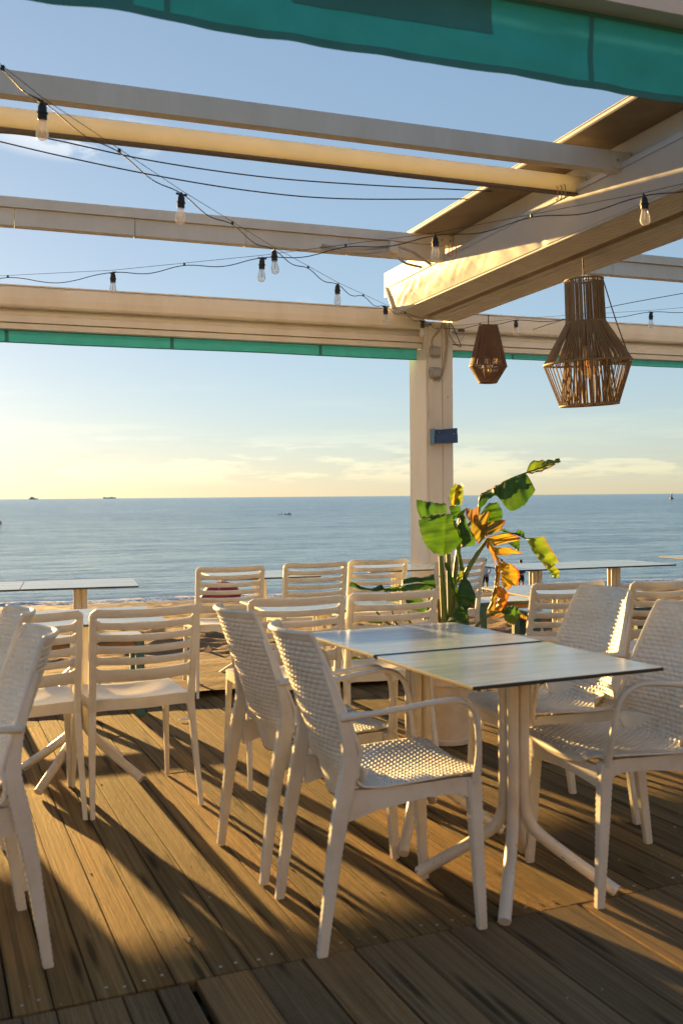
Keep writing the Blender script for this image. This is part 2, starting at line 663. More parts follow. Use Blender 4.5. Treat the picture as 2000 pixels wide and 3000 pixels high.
def tabletop_mat():
    m = NT('streaked_laminate')
    v = m.coord('Object', (1.3, 8, 1))
    n1 = m.noise(v, 1.6, 6, 0.6, 0.8)
    v2 = m.coord('Object', (1.2, 5, 1))
    n2 = m.noise(v2, 1.5, 3, 0.5)
    c = m.ramp(n1, [(0.28, (0.18, 0.25, 0.32)), (0.5, (0.34, 0.41, 0.47)), (0.72, (0.45, 0.51, 0.56))])
    c = m.mixc(m.math('MULTIPLY', n2, 0.5), c, (0.22, 0.34, 0.48))
    m.set(c, None, None, 0.5)
    m.link(m.math('ADD', m.math('MULTIPLY', n1, 0.20), 0.10), m.b.inputs['Roughness'])
    m.bump(n1, 0.05, 0.003)
    return m.m


M['laminate'] = tabletop_mat()

# ------------------------------------------------------------------ the setting: deck
DECK_END = 7.2
JOINT = 2.555
deck = MB()
zr = Matrix.Rotation(DK, 3, 'Z')
for k in range(20):                                         # joists
    y = -0.9 + k * 0.42
    deck.box(dX * 2.6 + dY * y + Vector((0, 0, -0.095)), (12.0, 0.07, 0.12), zr)
deck.box(dX * 2.6 + dY * (DECK_END - 0.06) + Vector((0, 0, -0.10)), (12.0, 0.03, 0.13), zr)
deck_o = deck.build('deck', M['under'], smooth=False)
tag(deck_o, kind='structure')
void = MB().box(dX * 2.6 + dY * 3.0 + Vector((0, 0, -0.30)), (12.4, 8.2, 0.04), zr).build('ground_under_deck', M['under'], smooth=False)
tag(void, kind='structure')


def plank_mesh(name, w, mat, t=0.032, b=0.0012):
    mb = MB()
    hw = w / 2
    prof = [(-hw, -t), (hw, -t), (hw, -b), (hw - b, 0), (-hw + b, 0), (-hw, -b)]
    rings = [[Vector((x, y, z)) for x, z in prof] for y in (0.0, 1.0)]
    mb.loft(rings)
    return mb.mesh(name, mat, smooth=False)


def lay(me, xd, y0, y1, tilt=1.0):
    o = link('plank', me, deck_o)
    p = dX * xd + dY * y0
    o.location = (p.x, p.y, -abs(rnd.gauss(0, 0.0012)))
    o.rotation_euler = (0, rnd.gauss(0, 0.005) * tilt, DK + rnd.gauss(0, 0.0006))
    o.scale = (1, y1 - y0, 1)


PITCH = 0.1025
plank_me = [plank_mesh('plank', PITCH - g, M['deck']) for g in (0.0032, 0.0042, 0.0055)]
k0 = int(-2.4 / PITCH)
for k in range(k0, int(7.4 / PITCH)):
    xd = k * PITCH + 0.031
    me = plank_me[(k * 7) % 3]
    if xd < -0.55:
        lay(me, xd, JOINT, DECK_END)
        continue
    j = JOINT + [1.55, 2.45, 3.2, 2.0, 2.8][(k // 2) % 5] + (0.0 if k % 4 < 2 else 0.42)
    lay(me, xd, JOINT, j - 0.002)
    lay(me, xd, j + 0.002, DECK_END + rnd.uniform(-0.015, 0.01))
# near section: wide grooved boards, with a narrow strip of older boards left of an open gap
wide_me = [plank_mesh('wide_plank', 0.1515 - g, M['deckg']) for g in (0.005, 0.0065)]
narrow_me = plank_mesh('narrow_plank', 0.083 - 0.005, M['deckg'])
GAPX = 0.590 + 0.031
x = GAPX + 0.024 + 0.0757
i = 0
while x < 4.6:
    lay(wide_me[i % 2], x, -0.9, JOINT - 0.007, 0.6)
    x += 0.1515
    i += 1
x = GAPX - 0.0415
while x > -1.6:
    lay(narrow_me, x, -0.9, JOINT - 0.014 - rnd.uniform(0, 0.004), 0.6)
    x -= 0.083
screw_me = MB().lathe([(0.0048, 0.0), (0.0048, 0.0012), (0.003, 0.0018)], 10).mesh('screw', simple('screw_steel', (0.5, 0.5, 0.5), 0.35, 0.9))
for k in range(2, 52):
    if (k * 13) % 3 == 0:
        continue
    xd = k * PITCH + 0.031
    for s in (-0.022, 0.022):
        p = dX * (xd + s + rnd.uniform(-0.004, 0.004)) + dY * (JOINT + 0.045 + rnd.uniform(-0.012, 0.012))
        o = link('screw', screw_me, deck_o)
        o.location = (p.x, p.y, 0.0003)


# ------------------------------------------------------------------ the setting: beach and sea
SH = R(16.5)
wX = Vector((math.cos(SH), math.sin(SH), 0))
wY = Vector((-math.sin(SH), math.cos(SH), 0))
SEA = -3.4
SHORE = 45.5


def sand_z(wx, wy):
    s = wy - 7.55
    base = 0.02 - 0.0905 * max(s, -0.2)
    damp = 1.0 if wy < 36 else max(0.0, 1 - (wy - 36) / 8.0)
    v = Vector((wx, wy, 0))
    a = 0.060 * noise.noise(v * 0.55) + 0.060 * noise.noise(v * 1.7 + Vector((7, 3, 1)))
    b = 0.075 * max(0, noise.noise(v * 3.4 + Vector((1, 9, 4)))) + 0.036 * noise.noise(v * 7.3) + 0.020 * noise.noise(v * 15.0)
    k = min(1.0, max(0.15, (wy - 7.3) / 1.5))
    lip = 0.03 * math.exp(-((wy - 7.95) / 0.33) ** 2) * (0.6 + 0.6 * noise.noise(v * 0.8))
    return base + (a + b) * damp * k + lip


def sand_mat():
    m = NT('sand')
    v = m.coord('Object')
    n1 = m.noise(v, 1.3, 6, 0.6)
    n2 = m.noise(v, 60, 4, 0.7)
    sep = m.node('ShaderNodeSeparateXYZ')
    m.link(v, sep.inputs[0])
    c = m.ramp(n1, [(0.3, (0.10, 0.066, 0.040)), (0.7, (0.165, 0.112, 0.070))])
    c = m.mixc(0.5, c, m.ramp(n2, [(0.3, (0.6, 0.6, 0.6)), (0.7, (1.15, 1.15, 1.15))]), 'MULTIPLY')
    wet = m.ramp(m.math('ADD', m.math('MULTIPLY', sep.outputs[2], -0.4), m.math('MULTIPLY', n1, 0.12)), [(0.0, (0, 0, 0)), (1.0, (1, 1, 1))])
    wet_shade = m.node('ShaderNodeMapRange')
    m.link(m.math('ADD', sep.outputs[2], m.math('MULTIPLY', n1, 0.5)), wet_shade.inputs['Value'])
    wet_shade.inputs['From Min'].default_value = -0.9
    wet_shade.inputs['From Max'].default_value = -2.4
    c = m.mixc(m.math('MULTIPLY', wet_shade.outputs[0], 0.8), c, (0.055, 0.040, 0.028))  # darker towards the sea: wet sand plus shade put into the colour
    m.set(c, None, None, 0.3)
    m.link(m.math('SUBTRACT', 0.95, m.math('MULTIPLY', wet_shade.outputs[0], 0.45)), m.b.inputs['Roughness'])
    m.bump(m.math('ADD', n2, m.math('MULTIPLY', m.noise(v, 14, 4, 0.6), 2.0)), 0.6, 0.012)
    return m.m


ys = np.concatenate([np.linspace(6.3, 10, 90), np.geomspace(10.04, 49, 190)])
xs0 = np.linspace(-1, 1, 260)
g = np.zeros((len(ys), len(xs0), 3))
for i, wy in enumerate(ys):
    half = 5.5 + 0.72 * wy
    for j, t in enumerate(xs0):
        wx = t * half + 0.30 * wy
        p = wX * wx + wY * wy
        g[i, j] = (p.x, p.y, sand_z(wx, wy))
beach = MB().grid(g[:, ::-1]).build('beach', sand_mat(), smooth=True, angle=0)
tag(beach, kind='structure')


def on_beach(px, py):
    d = ray(px, py)
    t = 5.0
    for _ in range(60):
        p = Vector((0, 0, EYE)) + d * t
        h = p.z - (0.02 - 0.0905 * (p.dot(wY) - 7.55))
        t += h / max(1e-6, (-d.z - 0.0905 * d.dot(wY)))
    p = Vector((0, 0, EYE)) + d * t
    p.z = sand_z(p.dot(wX), p.dot(wY))
    return p


def sea_mat(name='sea_water', shore=False):
    m = NT(name)
    tc = m.node('ShaderNodeTexCoord')
    rotm = m.node('ShaderNodeMapping')
    rotm.inputs['Rotation'].default_value = (0, 0, -SH)
    m.link(tc.outputs['Object'], rotm.inputs['Vector'])

    def lay_noise(sx, sy, d, rgh):
        mp = m.node('ShaderNodeMapping')
        mp.inputs['Scale'].default_value = (sx, sy, 1)
        m.link(rotm.outputs[0], mp.inputs['Vector'])
        return m.noise(mp.outputs[0], 1.0, d, rgh, 0.3)
    swell = lay_noise(0.035, 0.16, 3, 0.5)
    chop = lay_noise(0.45, 1.3, 4, 0.6)
    rip = lay_noise(2.4, 5.0, 3, 0.6)
    h = m.math('ADD', m.math('MULTIPLY', swell, 0.5), m.math('ADD', m.math('MULTIPLY', chop, 0.55), m.math('MULTIPLY', rip, 0.16)))
    big = lay_noise(0.004, 0.02, 4, 0.6)
    base = m.ramp(big, [(0.35, (0.016, 0.085, 0.22)), (0.65, (0.030, 0.125, 0.28))])
    sepd = m.node('ShaderNodeSeparateXYZ')
    m.link(rotm.outputs[0], sepd.inputs[0])
    shal_sheen = m.node('ShaderNodeMapRange')
    shal_sheen.interpolation_type = 'SMOOTHSTEP'
    m.link(sepd.outputs[1], shal_sheen.inputs['Value'])
    shal_sheen.inputs['From Min'].default_value = 330.0
    shal_sheen.inputs['From Max'].default_value = 45.0
    base = m.mixc(m.math('MULTIPLY', shal_sheen.outputs[0], 0.75), base, (0.14, 0.27, 0.40))  # paler inshore: shallows plus sky reflection put into the colour
    mid = lay_noise(0.13, 0.75, 4, 0.6)
    far = lay_noise(0.018, 0.16, 4, 0.65)
    rpl = m.ramp(m.math('ADD', m.math('ADD', m.math('MULTIPLY', chop, 0.35), m.math('MULTIPLY', rip, 0.15)), m.math('ADD', m.math('MULTIPLY', mid, 0.30), m.math('MULTIPLY', far, 0.20))), [(0.41, (0.40, 0.48, 0.58)), (0.50, (0.95, 0.97, 1)), (0.59, (1.3, 1.25, 1.18))])
    base = m.mixc(0.9, base, rpl, 'MULTIPLY')
    if shore:
        base = m.mixc(0.85, base, (0.105, 0.125, 0.125))
    bm = m.bump(h, 0.9, 1.1)
    df = m.node('ShaderNodeBsdfDiffuse')
    m.link(base, df.inputs['Color'])
    gl = m.node('ShaderNodeBsdfGlossy')
    gl.inputs['Roughness'].default_value = 0.10
    m.link(m.mixc(0.75, (0.82, 0.93, 1.0), rpl, 'MULTIPLY'), gl.inputs['Color'])
    m.link(bm.outputs[0], gl.inputs['Normal'])
    m.link(bm.outputs[0], df.inputs['Normal'])
    fr = m.node('ShaderNodeFresnel')
    fr.inputs['IOR'].default_value = 1.33
    m.link(bm.outputs[0], fr.inputs['Normal'])
    fac = m.math('ADD', m.math('MULTIPLY', fr.outputs[0], 0.64), 0.03)     # waves shadow one another at grazing angles
    mix = m.node('ShaderNodeMixShader')
    m.link(fac, mix.inputs[0])
    m.link(df.outputs[0], mix.inputs[1])
    m.link(gl.outputs[0], mix.inputs[2])
    m.link(mix.outputs[0], m.out.inputs[0])
    return m.m


sy = np.concatenate([[41.0, 43, 45, 47, 50, 60, 80, 120, 200, 400, 900, 2500, 8000, 30000, 70000]])
g = np.zeros((len(sy), 2, 3))
for i, wy in enumerate(sy):
    half = 30 + 0.9 * wy
    for j, t in enumerate((1, -1)):
        p = wX * (t * half + 0.3 * wy) + wY * wy
        g[i, j] = (p.x, p.y, SEA)
sea = MB().grid(g).build('sea', sea_mat(), smooth=True, angle=0)
tag(sea, kind='structure')


def foam_mat():
    m = NT('sea_foam')
    v = m.coord('Object')
    n1 = m.noise(v, 1.2, 6, 0.7)
    n2 = m.noise(v, 6.0, 5, 0.7)
    f = m.ramp(m.math('ADD', m.math('MULTIPLY', n1, 0.6), m.math('MULTIPLY', n2, 0.4)), [(0.44, (0, 0, 0)), (0.58, (1, 1, 1))])
    m.set((0.85, 0.84, 0.82), 0.6)
    tr = m.node('ShaderNodeBsdfTransparent')
    mix = m.node('ShaderNodeMixShader')
    m.link(f, mix.inputs[0])
    m.link(tr.outputs[0], mix.inputs[1])
    m.link(m.b.outputs[0], mix.inputs[2])
    m.link(mix.outputs[0], m.out.inputs[0])
    m.bump(n2, 0.6, 0.1)
    return m.m


# the last small breaker and its run-up of foam
n = 200
prof = [(-2.6, 0.015), (-1.8, 0.03), (-0.9, 0.05), (-0.35, 0.11), (0.0, 0.24), (0.25, 0.30), (0.55, 0.26), (1.1, 0.12), (1.9, 0.02), (2.6, -0.03)]
g = np.zeros((n, len(prof), 3))
for i in range(n):
    wx = -34 + 100 * i / (n - 1)
    off = 0.9 * noise.noise(Vector((wx * 0.11, 3, 0))) + 0.35 * noise.noise(Vector((wx * 0.5, 8, 0)))
    amp = 0.55 + 0.7 * noise.noise(Vector((wx * 0.13, 11, 0)))
    for j, (dy, dz) in enumerate(prof):
        p = wX * wx + wY * (SHORE + 0.2 + off + dy * (1.0 + 0.25 * noise.noise(Vector((wx * 0.3, j, 4)))))
        g[i, j] = (p.x, p.y, SEA + 0.03 + max(0.02, amp) * dz * 0.6)
wave = MB().grid(g).build('wave', sea_mat('shore_water', True), smooth=True, angle=0)
tag(wave, kind='structure')
g2 = g.copy()
g2[:, :, 2] += 0.02
for j in range(len(prof)):
    g2[:, j, :] -= np.array(wY) * 0.5
foam = MB().grid(g2[:, :7]).build('sea_foam', foam_mat(), smooth=True, angle=0)
tag(foam, 'white foam along the edge of the sea', 'foam', kind='stuff')


# ------------------------------------------------------------------ made-up building front behind the camera, added for warm fill light
fill_front = thing('warm_fill_front', 'made-up low taupe house front out of the picture, added to bounce warm light', 'building')
BY = -5.2
wallm = painted('fill_front_taupe', (0.215, 0.175, 0.13), 0.85, 0.12, 2)


def bpart(name, x0, x1, y0, y1, z0, z1, mat, parent):
    c = pX * ((x0 + x1) / 2) + pY * ((y0 + y1) / 2) + Vector((0, 0, (z0 + z1) / 2))
    return MB().box(c, (x1 - x0, y1 - y0, z1 - z0), Matrix.Rotation(PERG, 3, 'Z')).build(name, mat, parent, smooth=False)


xx = -6.0
opens = [(-4.6, -3.0, 0.9, 2.2, 'window'), (-1.8, -0.2, 0.0, 2.2, 'door'), (1.0, 2.6, 0.9, 2.2, 'window'), (3.8, 5.4, 0.9, 2.2, 'window')]
for x0, x1, z0, z1, nm in opens:
    bpart('wall', xx, x0, BY - 0.3, BY, 0.0, 3.2, wallm, fill_front)  # walls, panes and roof all belong to the made-up fill front
    bpart('wall', x0, x1, BY - 0.3, BY, z1, 3.2, wallm, fill_front)
    if z0 > 0:
        bpart('wall', x0, x1, BY - 0.3, BY, 0.0, z0, wallm, fill_front)
    w = bpart(nm, x0 + 0.002, x1 - 0.002, BY - 0.2, BY - 0.16, z0 + 0.002, z1 - 0.002, simple('fill_front_dark_pane', (0.03, 0.035, 0.04), 0.1), fill_front)
    bpart('frame', (x0 + x1) / 2 - 0.03, (x0 + x1) / 2 + 0.03, BY - 0.16, BY - 0.11, z0 + 0.003, z1 - 0.003, M['oak'] if 'oak' in M else wallm, w)
    xx = x1
bpart('wall', xx, 7.0, BY - 0.3, BY, 0.0, 3.2, wallm, fill_front)
bpart('fill_front_roof', -6.2, 7.2, BY - 3.0, BY + 0.35, 3.203, 3.35, wallm, fill_front)
tb_ = MB().box(dX * 1.5 + dY * -3.2 + Vector((0, 0, -0.06)), (14.0, 4.5, 0.1), zr).build('terrace', M['deckg'], smooth=False)
tag(tb_, kind='structure')


# ------------------------------------------------------------------ pergola
def prism(mb, prof, y0, y1, axis='y', fixed=None):
    """extrude a closed profile in the pergola frame. axis 'y': profile (x,z) along y; axis 'x': profile (y,z) along x"""
    rings = []
    for t in (y0, y1):
        if axis == 'y':
            rings.append([P(a, t, b) for a, b in prof])
        else:
            rings.append([P(t, a, b) for a, b in prof])
    return mb.loft(rings)


pergola = thing('pergola', 'cream painted pergola frame with a square post and long rafters', 'pergola')
FB = 7.24                                    # line of the seaward beam
PX = 3.47                                    # post
post = MB()
pw = 0.115
post_prof = [(-pw, -pw), (0.020, -pw), (0.020, -pw + 0.006), (0.026, -pw + 0.006), (0.026, -pw), (pw, -pw), (pw, pw), (-pw, pw),
             (-pw, 0.05), (-pw + 0.008, 0.045), (-pw + 0.008, 0.02), (-pw, 0.015)]
post.loft([[P(PX + a, FB + b, z) for a, b in post_prof] for z in (0.0, 2.64)])
post_o = post.build('post', M['frame'], pergola, smooth=False)
foot = MB().bbox(P(PX, FB, 0.012), (0.30, 0.30, 0.022), 0.004, Matrix.Rotation(PERG, 3, 'Z'))
foot.build('base_plate', M['frame'], post_o, smooth=False)
MB().box(P(PX - pw + 0.034, FB - pw - 0.004, 1.32), (0.03, 0.008, 2.62), Matrix.Rotation(PERG, 3, 'Z')).build('cover_strip', M['frame'], post_o, smooth=False)


def rafter(y, prof, x0, x1, name='rafter', mat=None):
    mb = MB()
    prism(mb, [(y + a, z) for a, z in prof], x0, x1, 'x')
    return mb.build(name, mat or M['frame'], pergola, smooth=False)


rafter(4.15, [(-0.03, 2.853), (0.03, 2.853), (0.03, 2.948), (-0.03, 2.948)], -3.2, 3.055)
r3 = rafter(6.10, [(-0.045, 2.953), (0.05, 2.953), (0.05, 3.012), (-0.045, 3.012)], -3.2, 3.055)
for k in range(9):
    x0 = -3.2 + k * 0.69
    x1 = min(x0 + 0.687, 3.05)
    mb = MB()
    mb.box(P((x0 + x1) / 2, 6.10 + 0.012, 2.902), (x1 - x0, 0.07, 0.098), Matrix.Rotation(PERG, 3, 'Z'))
    mb.build('panel', M['frame'], r3, smooth=False)
r3b = rafter(6.10, [(-0.045, 2.953), (0.05, 2.953), (0.05, 3.012), (-0.045, 3.012)], 3.66, 7.0)
for k in range(5):
    x0 = 3.66 + k * 0.69
    x1 = x0 + 0.687
    MB().box(P((x0 + x1) / 2, 6.10 + 0.012, 2.902), (x1 - x0, 0.07, 0.098), Matrix.Rotation(PERG, 3, 'Z')).build('panel', M['frame'], r3b, smooth=False)

# bolted plates where the rafters meet the fascia
for yy, zz in ((4.15, 2.90), (6.10, 2.98)):
    br = MB().box(P(3.0, yy - 0.0335 - (0.015 if yy > 5 else 0), zz), (0.10, 0.004, 0.075 if yy < 5 else 0.05), Matrix.Rotation(PERG, 3, 'Z')).build('bracket', M['frame'], pergola, smooth=False)
    for dx in (-0.03, 0.03):
        q = P(3.0 + dx, yy - 0.038 - (0.015 if yy > 5 else 0), zz)
        MB().tube([q, q - pY * 0.006], 0.007, 8).build('bolt', M['box'], br)
for zz in (0.6, 1.25, 2.05):
    q = P(PX + 0.07, FB - pw, zz)
    MB().tube([q, q - pY * 0.003], 0.006, 8).build('screw', M['box'], post_o)

# side board over the rafters' ends with its fascia
mb = MB()
prism(mb, [(2.775, 3.022), (3.075, 3.022), (3.075, 3.034), (2.775, 3.034)], -0.5, 6.16)
mb.build('roof_board', M['board'], pergola, smooth=False)
mb = MB()
prism(mb, [(2.767, 3.026), (2.774, 3.020), (2.774, 3.040), (2.767, 3.040)], -0.5, 6.16)
prism(mb, [(2.764, 3.043), (2.785, 3.043), (2.785, 3.047), (2.764, 3.047)], -0.5, 6.16)
mb.build('edge_trim', M['frame'], pergola, smooth=False)
mb = MB()
prism(mb, [(3.058, 2.83), (3.085, 2.83), (3.085, 3.020), (3.058, 3.020)], -0.5, 7.25)
mb.build('fascia', M['frame'], pergola, smooth=False)

# made-up wedge shaped to keep direct sun off the post's left side
mb = MB()
prism_pts = [(PX - pw - 0.042, FB + 0.113), (PX - pw - 0.001, FB - pw + 0.003), (PX - pw - 0.001, FB + 0.113)]
mb.loft([[P(a, b, z) for a, b in prism_pts] for z in (0.02, 2.432)])
mb.build('sun_wedge', M['frame'], post_o, smooth=False)

# the wide box beam: two awning cassettes back to back over the post
boxb = thing('awning_box', 'wide cream awning box with wrinkled white vinyl side above the post', 'awning box')
Z0 = 2.645
mb = MB()
# ribbed underside of the left cassette
def zl(x):
    return 2.678 - 0.13 * (x - 3.08)


lp = [(3.076, 2.690), (3.083, zl(3.083) + 0.004)]
xr = 3.090
while xr < 3.262:
    lp += [(xr, zl(xr)), (xr + 0.0135, zl(xr + 0.0135)), (xr + 0.016, zl(xr) + 0.003), (xr + 0.0195, zl(xr) + 0.002)]
    xr += 0.0215
lp += [(3.275, zl(3.275) + 0.002), (3.275, Z0 + 0.20), (3.06, Z0 + 0.20)]
prism(mb, lp, -0.5, 7.03)
mb.build('left_cassette', M['frame'], boxb, smooth=False)
mb = MB()
prism(mb, [(3.2775, Z0 + 0.045), (3.375, Z0 + 0.030), (3.375, Z0 + 0.20), (3.2775, Z0 + 0.20)], -0.5, 7.10)
mb.build('gutter', M['board'], boxb, smooth=False)
mb = MB()
rp = [(3.378, Z0 + 0.022), (3.41, Z0 + 0.020), (3.413, Z0 + 0.006)]
xr = 3.42
while xr < 3.60:
    rp += [(xr, Z0 + 0.006), (xr + 0.030, Z0 + 0.006), (xr + 0.033, Z0 + 0.011), (xr + 0.038, Z0 + 0.011)]
    xr += 0.0425
rp += [(3.612, Z0 + 0.008), (3.62, Z0 + 0.03), (3.62, Z0 + 0.21), (3.378, Z0 + 0.21)]
prism(mb, rp, -0.5, 7.10)
mb.build('right_cassette', M['frame'], boxb, smooth=False)
# wrinkled vinyl face on the left side
ny, nz = 420, 22
g = np.zeros((ny, nz, 3))
for i in range(ny):
    y = -0.5 + 7.52 * i / (ny - 1)
    for j in range(nz):
        t = j / (nz - 1)
        xx = 3.000 + 0.075 * (1 - t) ** 1.15
        z = 2.684 + 0.184 * t
        w = noise.noise(Vector((y * 6.5 - t * 1.6, t * 1.1, 2.2)))
        w2 = noise.noise(Vector((y * 17 - t * 3.5, t * 1.6, 7.2)))
        end = math.exp(-(7.02 - y) / 0.8)
        w += 0.9 * end * noise.noise(Vector((y * 14 + t * 5, t * 3, 5)))
        pin = math.exp(-((y - 4.95) / 0.035) ** 2) * max(0, 1 - abs(t - 0.28) / 0.38)
        xx -= (0.0065 * w + 0.0022 * w2) * math.sin(math.pi * min(1, t * 1.05)) - 0.010 * pin
        p = P(xx, y, z)
        g[i, j] = p
MB().shell(g, 0.0025).build('vinyl_side', M['vinyl'], boxb, angle=0)
mb = MB()
prism(mb, [(2.992, Z0 + 0.218), (3.03, Z0 + 0.222), (3.03, Z0 + 0.252), (2.992, Z0 + 0.246)], -0.5, 7.045)
mb.build('top_rail', M['vinyl'], boxb, smooth=False)
mb = MB()
pts = [P(3.084, y, 2.684) for y in np.linspace(-0.5, 7.03, 60)]
mb.tube(pts, 0.012, 10)
mb.build('lower_lip', M['vinyl'], boxb)
mb = MB()
prism(mb, [(3.075, 2.676), (3.30, 2.655), (3.42, Z0 + 0.004), (3.62, Z0 + 0.004), (3.62, Z0 + 0.21), (3.03, Z0 + 0.245), (3.000, Z0 + 0.235)], 7.105, 7.120)
mb.build('end_cap', M['frame'], boxb, smooth=False)


# ------------------------------------------------------------------ awnings: front profile + hanging green valance
def valance_grid(y, x0, x1, ztop, zbot, n, amp, seed, curve=0.0, nz=12, wave_z=0.012):
    g = np.zeros((n, nz, 3))
    for i in range(n):
        x = x0 + (x1 - x0) * i / (n - 1)
        a = noise.noise(Vector((x * 1.1, seed, 0)))
        b = noise.noise(Vector((x * 4.0, seed, 5)))
        for j in range(nz):
            t = j / (nz - 1)
            dy = amp * t * (a + 0.40 * b + 0.22 * noise.noise(Vector((x * 9 + t * 0.8, t * 1.5, seed)))) + 0.012 * min(1, amp / 0.05) * math.sin(math.pi * t) * noise.noise(Vector((x * 2.6 - t * 1.2, t * 2, seed + 1)))
            z = ztop + (zbot - ztop) * t + wave_z * t * noise.noise(Vector((x * 0.8, seed + 3, 9)))
            g[i, j] = P(x, y + dy + curve * t, z)
    return g


def strip(g, rows, cols, off, width=None):
    """a doubled strip or painted shade patch lying on the sheet g: sub grid pushed 2 mm off the cloth on the camera side"""
    s = g[cols[0]:cols[1], rows[0]:rows[1]].copy()
    s -= np.array(pY) * off
    return s


def awning(label, y, x0, x1, zt, seams, prof, zv0, zv1, amp, seed, group=None, n=260, shade_patches=()):
    a = thing('awning', label, 'awning', group=group)
    for nm, pr in prof:
        mb = MB()
        prism(mb, [(y + q, z) for q, z in pr], x0, x1, 'x')
        mb.build(nm, M['frame'], a, smooth=False)
    g = valance_grid(y + 0.015, x0 + 0.01, x1 - 0.012, zv0, zv1, n, amp, seed)
    MB().grid(g).build('valance', M['green'], a, angle=0)
    MB().grid(strip(g, (10, 12), (0, n), 0.0018)).build('hem', M['hem'], a, angle=0)
    MB().grid(strip(g, (0, 2), (0, n), 0.0018)).build('hem', M['hem'], a, angle=0)
    for s in seams:
        i = int((s - x0) / (x1 - x0) * (n - 1))
        w = max(2, int(0.035 / ((x1 - x0) / n)))
        MB().grid(strip(g, (1, 11), (i, i + w), 0.0019)).build('seam', M['hem'], a, angle=0)
    for xa, xb, r0, r1 in shade_patches:
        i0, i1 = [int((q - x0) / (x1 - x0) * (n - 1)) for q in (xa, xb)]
        MB().grid(strip(g, (r0, r1), (i0, i1), 0.0016)).build('rafter_shade', M['hem'], a, angle=0)  # rafter shadows put on the cloth as dark patches
    return a


front_prof = [('upper_profile', [(-0.085, 2.580), (-0.03, 2.578), (-0.03, 2.722), (-0.085, 2.722), (-0.098, 2.708), (-0.102, 2.640), (-0.098, 2.594)]),
              ('top_lip', [(-0.092, 2.724), (0.06, 2.724), (0.06, 2.732), (-0.092, 2.732)]),
              ('recess', [(-0.026, 2.535), (0.05, 2.535), (0.05, 2.720), (-0.026, 2.720)]),
              ('lower_profile', [(-0.062, 2.482), (0.03, 2.482), (0.03, 2.533), (-0.055, 2.533), (-0.062, 2.526)]),
              ('front_bar', [(-0.050, 2.438), (0.02, 2.438), (0.02, 2.479), (-0.044, 2.479), (-0.050, 2.473)])]
awning('cream beam with green valance on the sea side, left of the post', FB, -3.4, PX - pw - 0.003, 2.72,
       (0.24, 1.39, 2.54), front_prof, 2.440, 2.350, 0.012, 2.0, 'awnings with green valances')
awning('cream beam with thin green valance on the sea side, right of the post', FB, PX + pw + 0.003, 7.4, 2.72,
       (4.20, 5.3, 6.4), front_prof, 2.440, 2.386, 0.010, 5.0, 'awnings with green valances')
near_prof = [('upper_profile', [(-0.06, 2.668), (0.05, 2.668), (0.05, 2.725), (0.04, 2.742), (-0.05, 2.742), (-0.06, 2.725)])]
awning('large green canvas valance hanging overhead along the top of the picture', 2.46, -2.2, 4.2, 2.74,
       (0.466, 1.70), near_prof, 2.674, 2.446, 0.050, 8.0, 'awnings with green valances', n=420, shade_patches=((-2.15, 0.41, 1, 11), (0.80, 1.403, 1, 7)))

# the rolled, sunlit awning fabric beside the first rafter
roll = thing('rolled_awning', 'rolled cream awning fabric glowing in the sun between two rafters', 'awning')
mb = MB()
prof = []
for k in range(18):
    a = 2 * math.pi * k / 18
    prof.append((4.52 + 0.030 * math.cos(a), 2.903 + 0.047 * math.sin(a)))
prism(mb, prof, -3.2, 3.05, 'x')
mb.build('fabric_roll', M['rollfab'], roll, angle=60)
mb = MB()
prism(mb, [(4.497, 2.846), (4.54, 2.846), (4.54, 2.856), (4.497, 2.856)], -3.2, 3.05, 'x')
mb.build('end_bar', simple('dark_bar', (0.10, 0.075, 0.06), 0.5), roll, smooth=False)


# ------------------------------------------------------------------ cables, string lights
def cable(name, pts, r, label, cat='cable', mat='wire', seg=6, n=60):
    q = crom(pts, n)
    o = MB().tube([Vector(p) for p in q], r, seg).build(name, M[mat])
    return tag(o, label, cat)


cable('guide_wire', [at(-60, 385, 4.7), at(120, 402, 4.78), at(440, 470, 4.95), at(760, 517, 5.15), at(1060, 541, 5.35), at(1440, 560, 5.7)], 0.0035,
      'upper of two dark guide wires strung below the sunlit rolled awning', 'wire')
cable('guide_wire', [at(-60, 400, 4.9), at(180, 457, 5.0), at(460, 515, 5.15), at(740, 560, 5.3), at(1000, 582, 5.5), at(1370, 583, 5.9)], 0.0035,
      'lower of two dark guide wires, crossing the slanting string of bulbs', 'wire')

lamp_socket = MB().lathe([(0.004, 0.0), (0.005, -0.008), (0.010, -0.012), (0.0135, -0.02), (0.0145, -0.036), (0.0175, -0.037), (0.0175, -0.041),
                          (0.0145, -0.042), (0.0150, -0.058), (0.013, -0.060)], 14).mesh('socket', M['black'])
lamp_bulb = MB().lathe([(0.0115, -0.058), (0.0125, -0.066), (0.0165, -0.082), (0.0195, -0.096), (0.0200, -0.104), (0.0182, -0.113), (0.0125, -0.120), (0.004, -0.1235), (0.0005, -0.124)], 18).mesh('bulb', M['glass'], angle=0)
lamp_fil = MB().tube([(0.0, 0, -0.062), (0.0, 0.0, -0.078), (0.004, 0, -0.098), (-0.004, 0, -0.100), (0, 0, -0.08)], 0.0012, 5).mesh('filament', M['card'])
clip_me = MB().box((0, 0, 0.0), (0.010, 0.008, 0.014)).mesh('clip', M['black'], smooth=False)


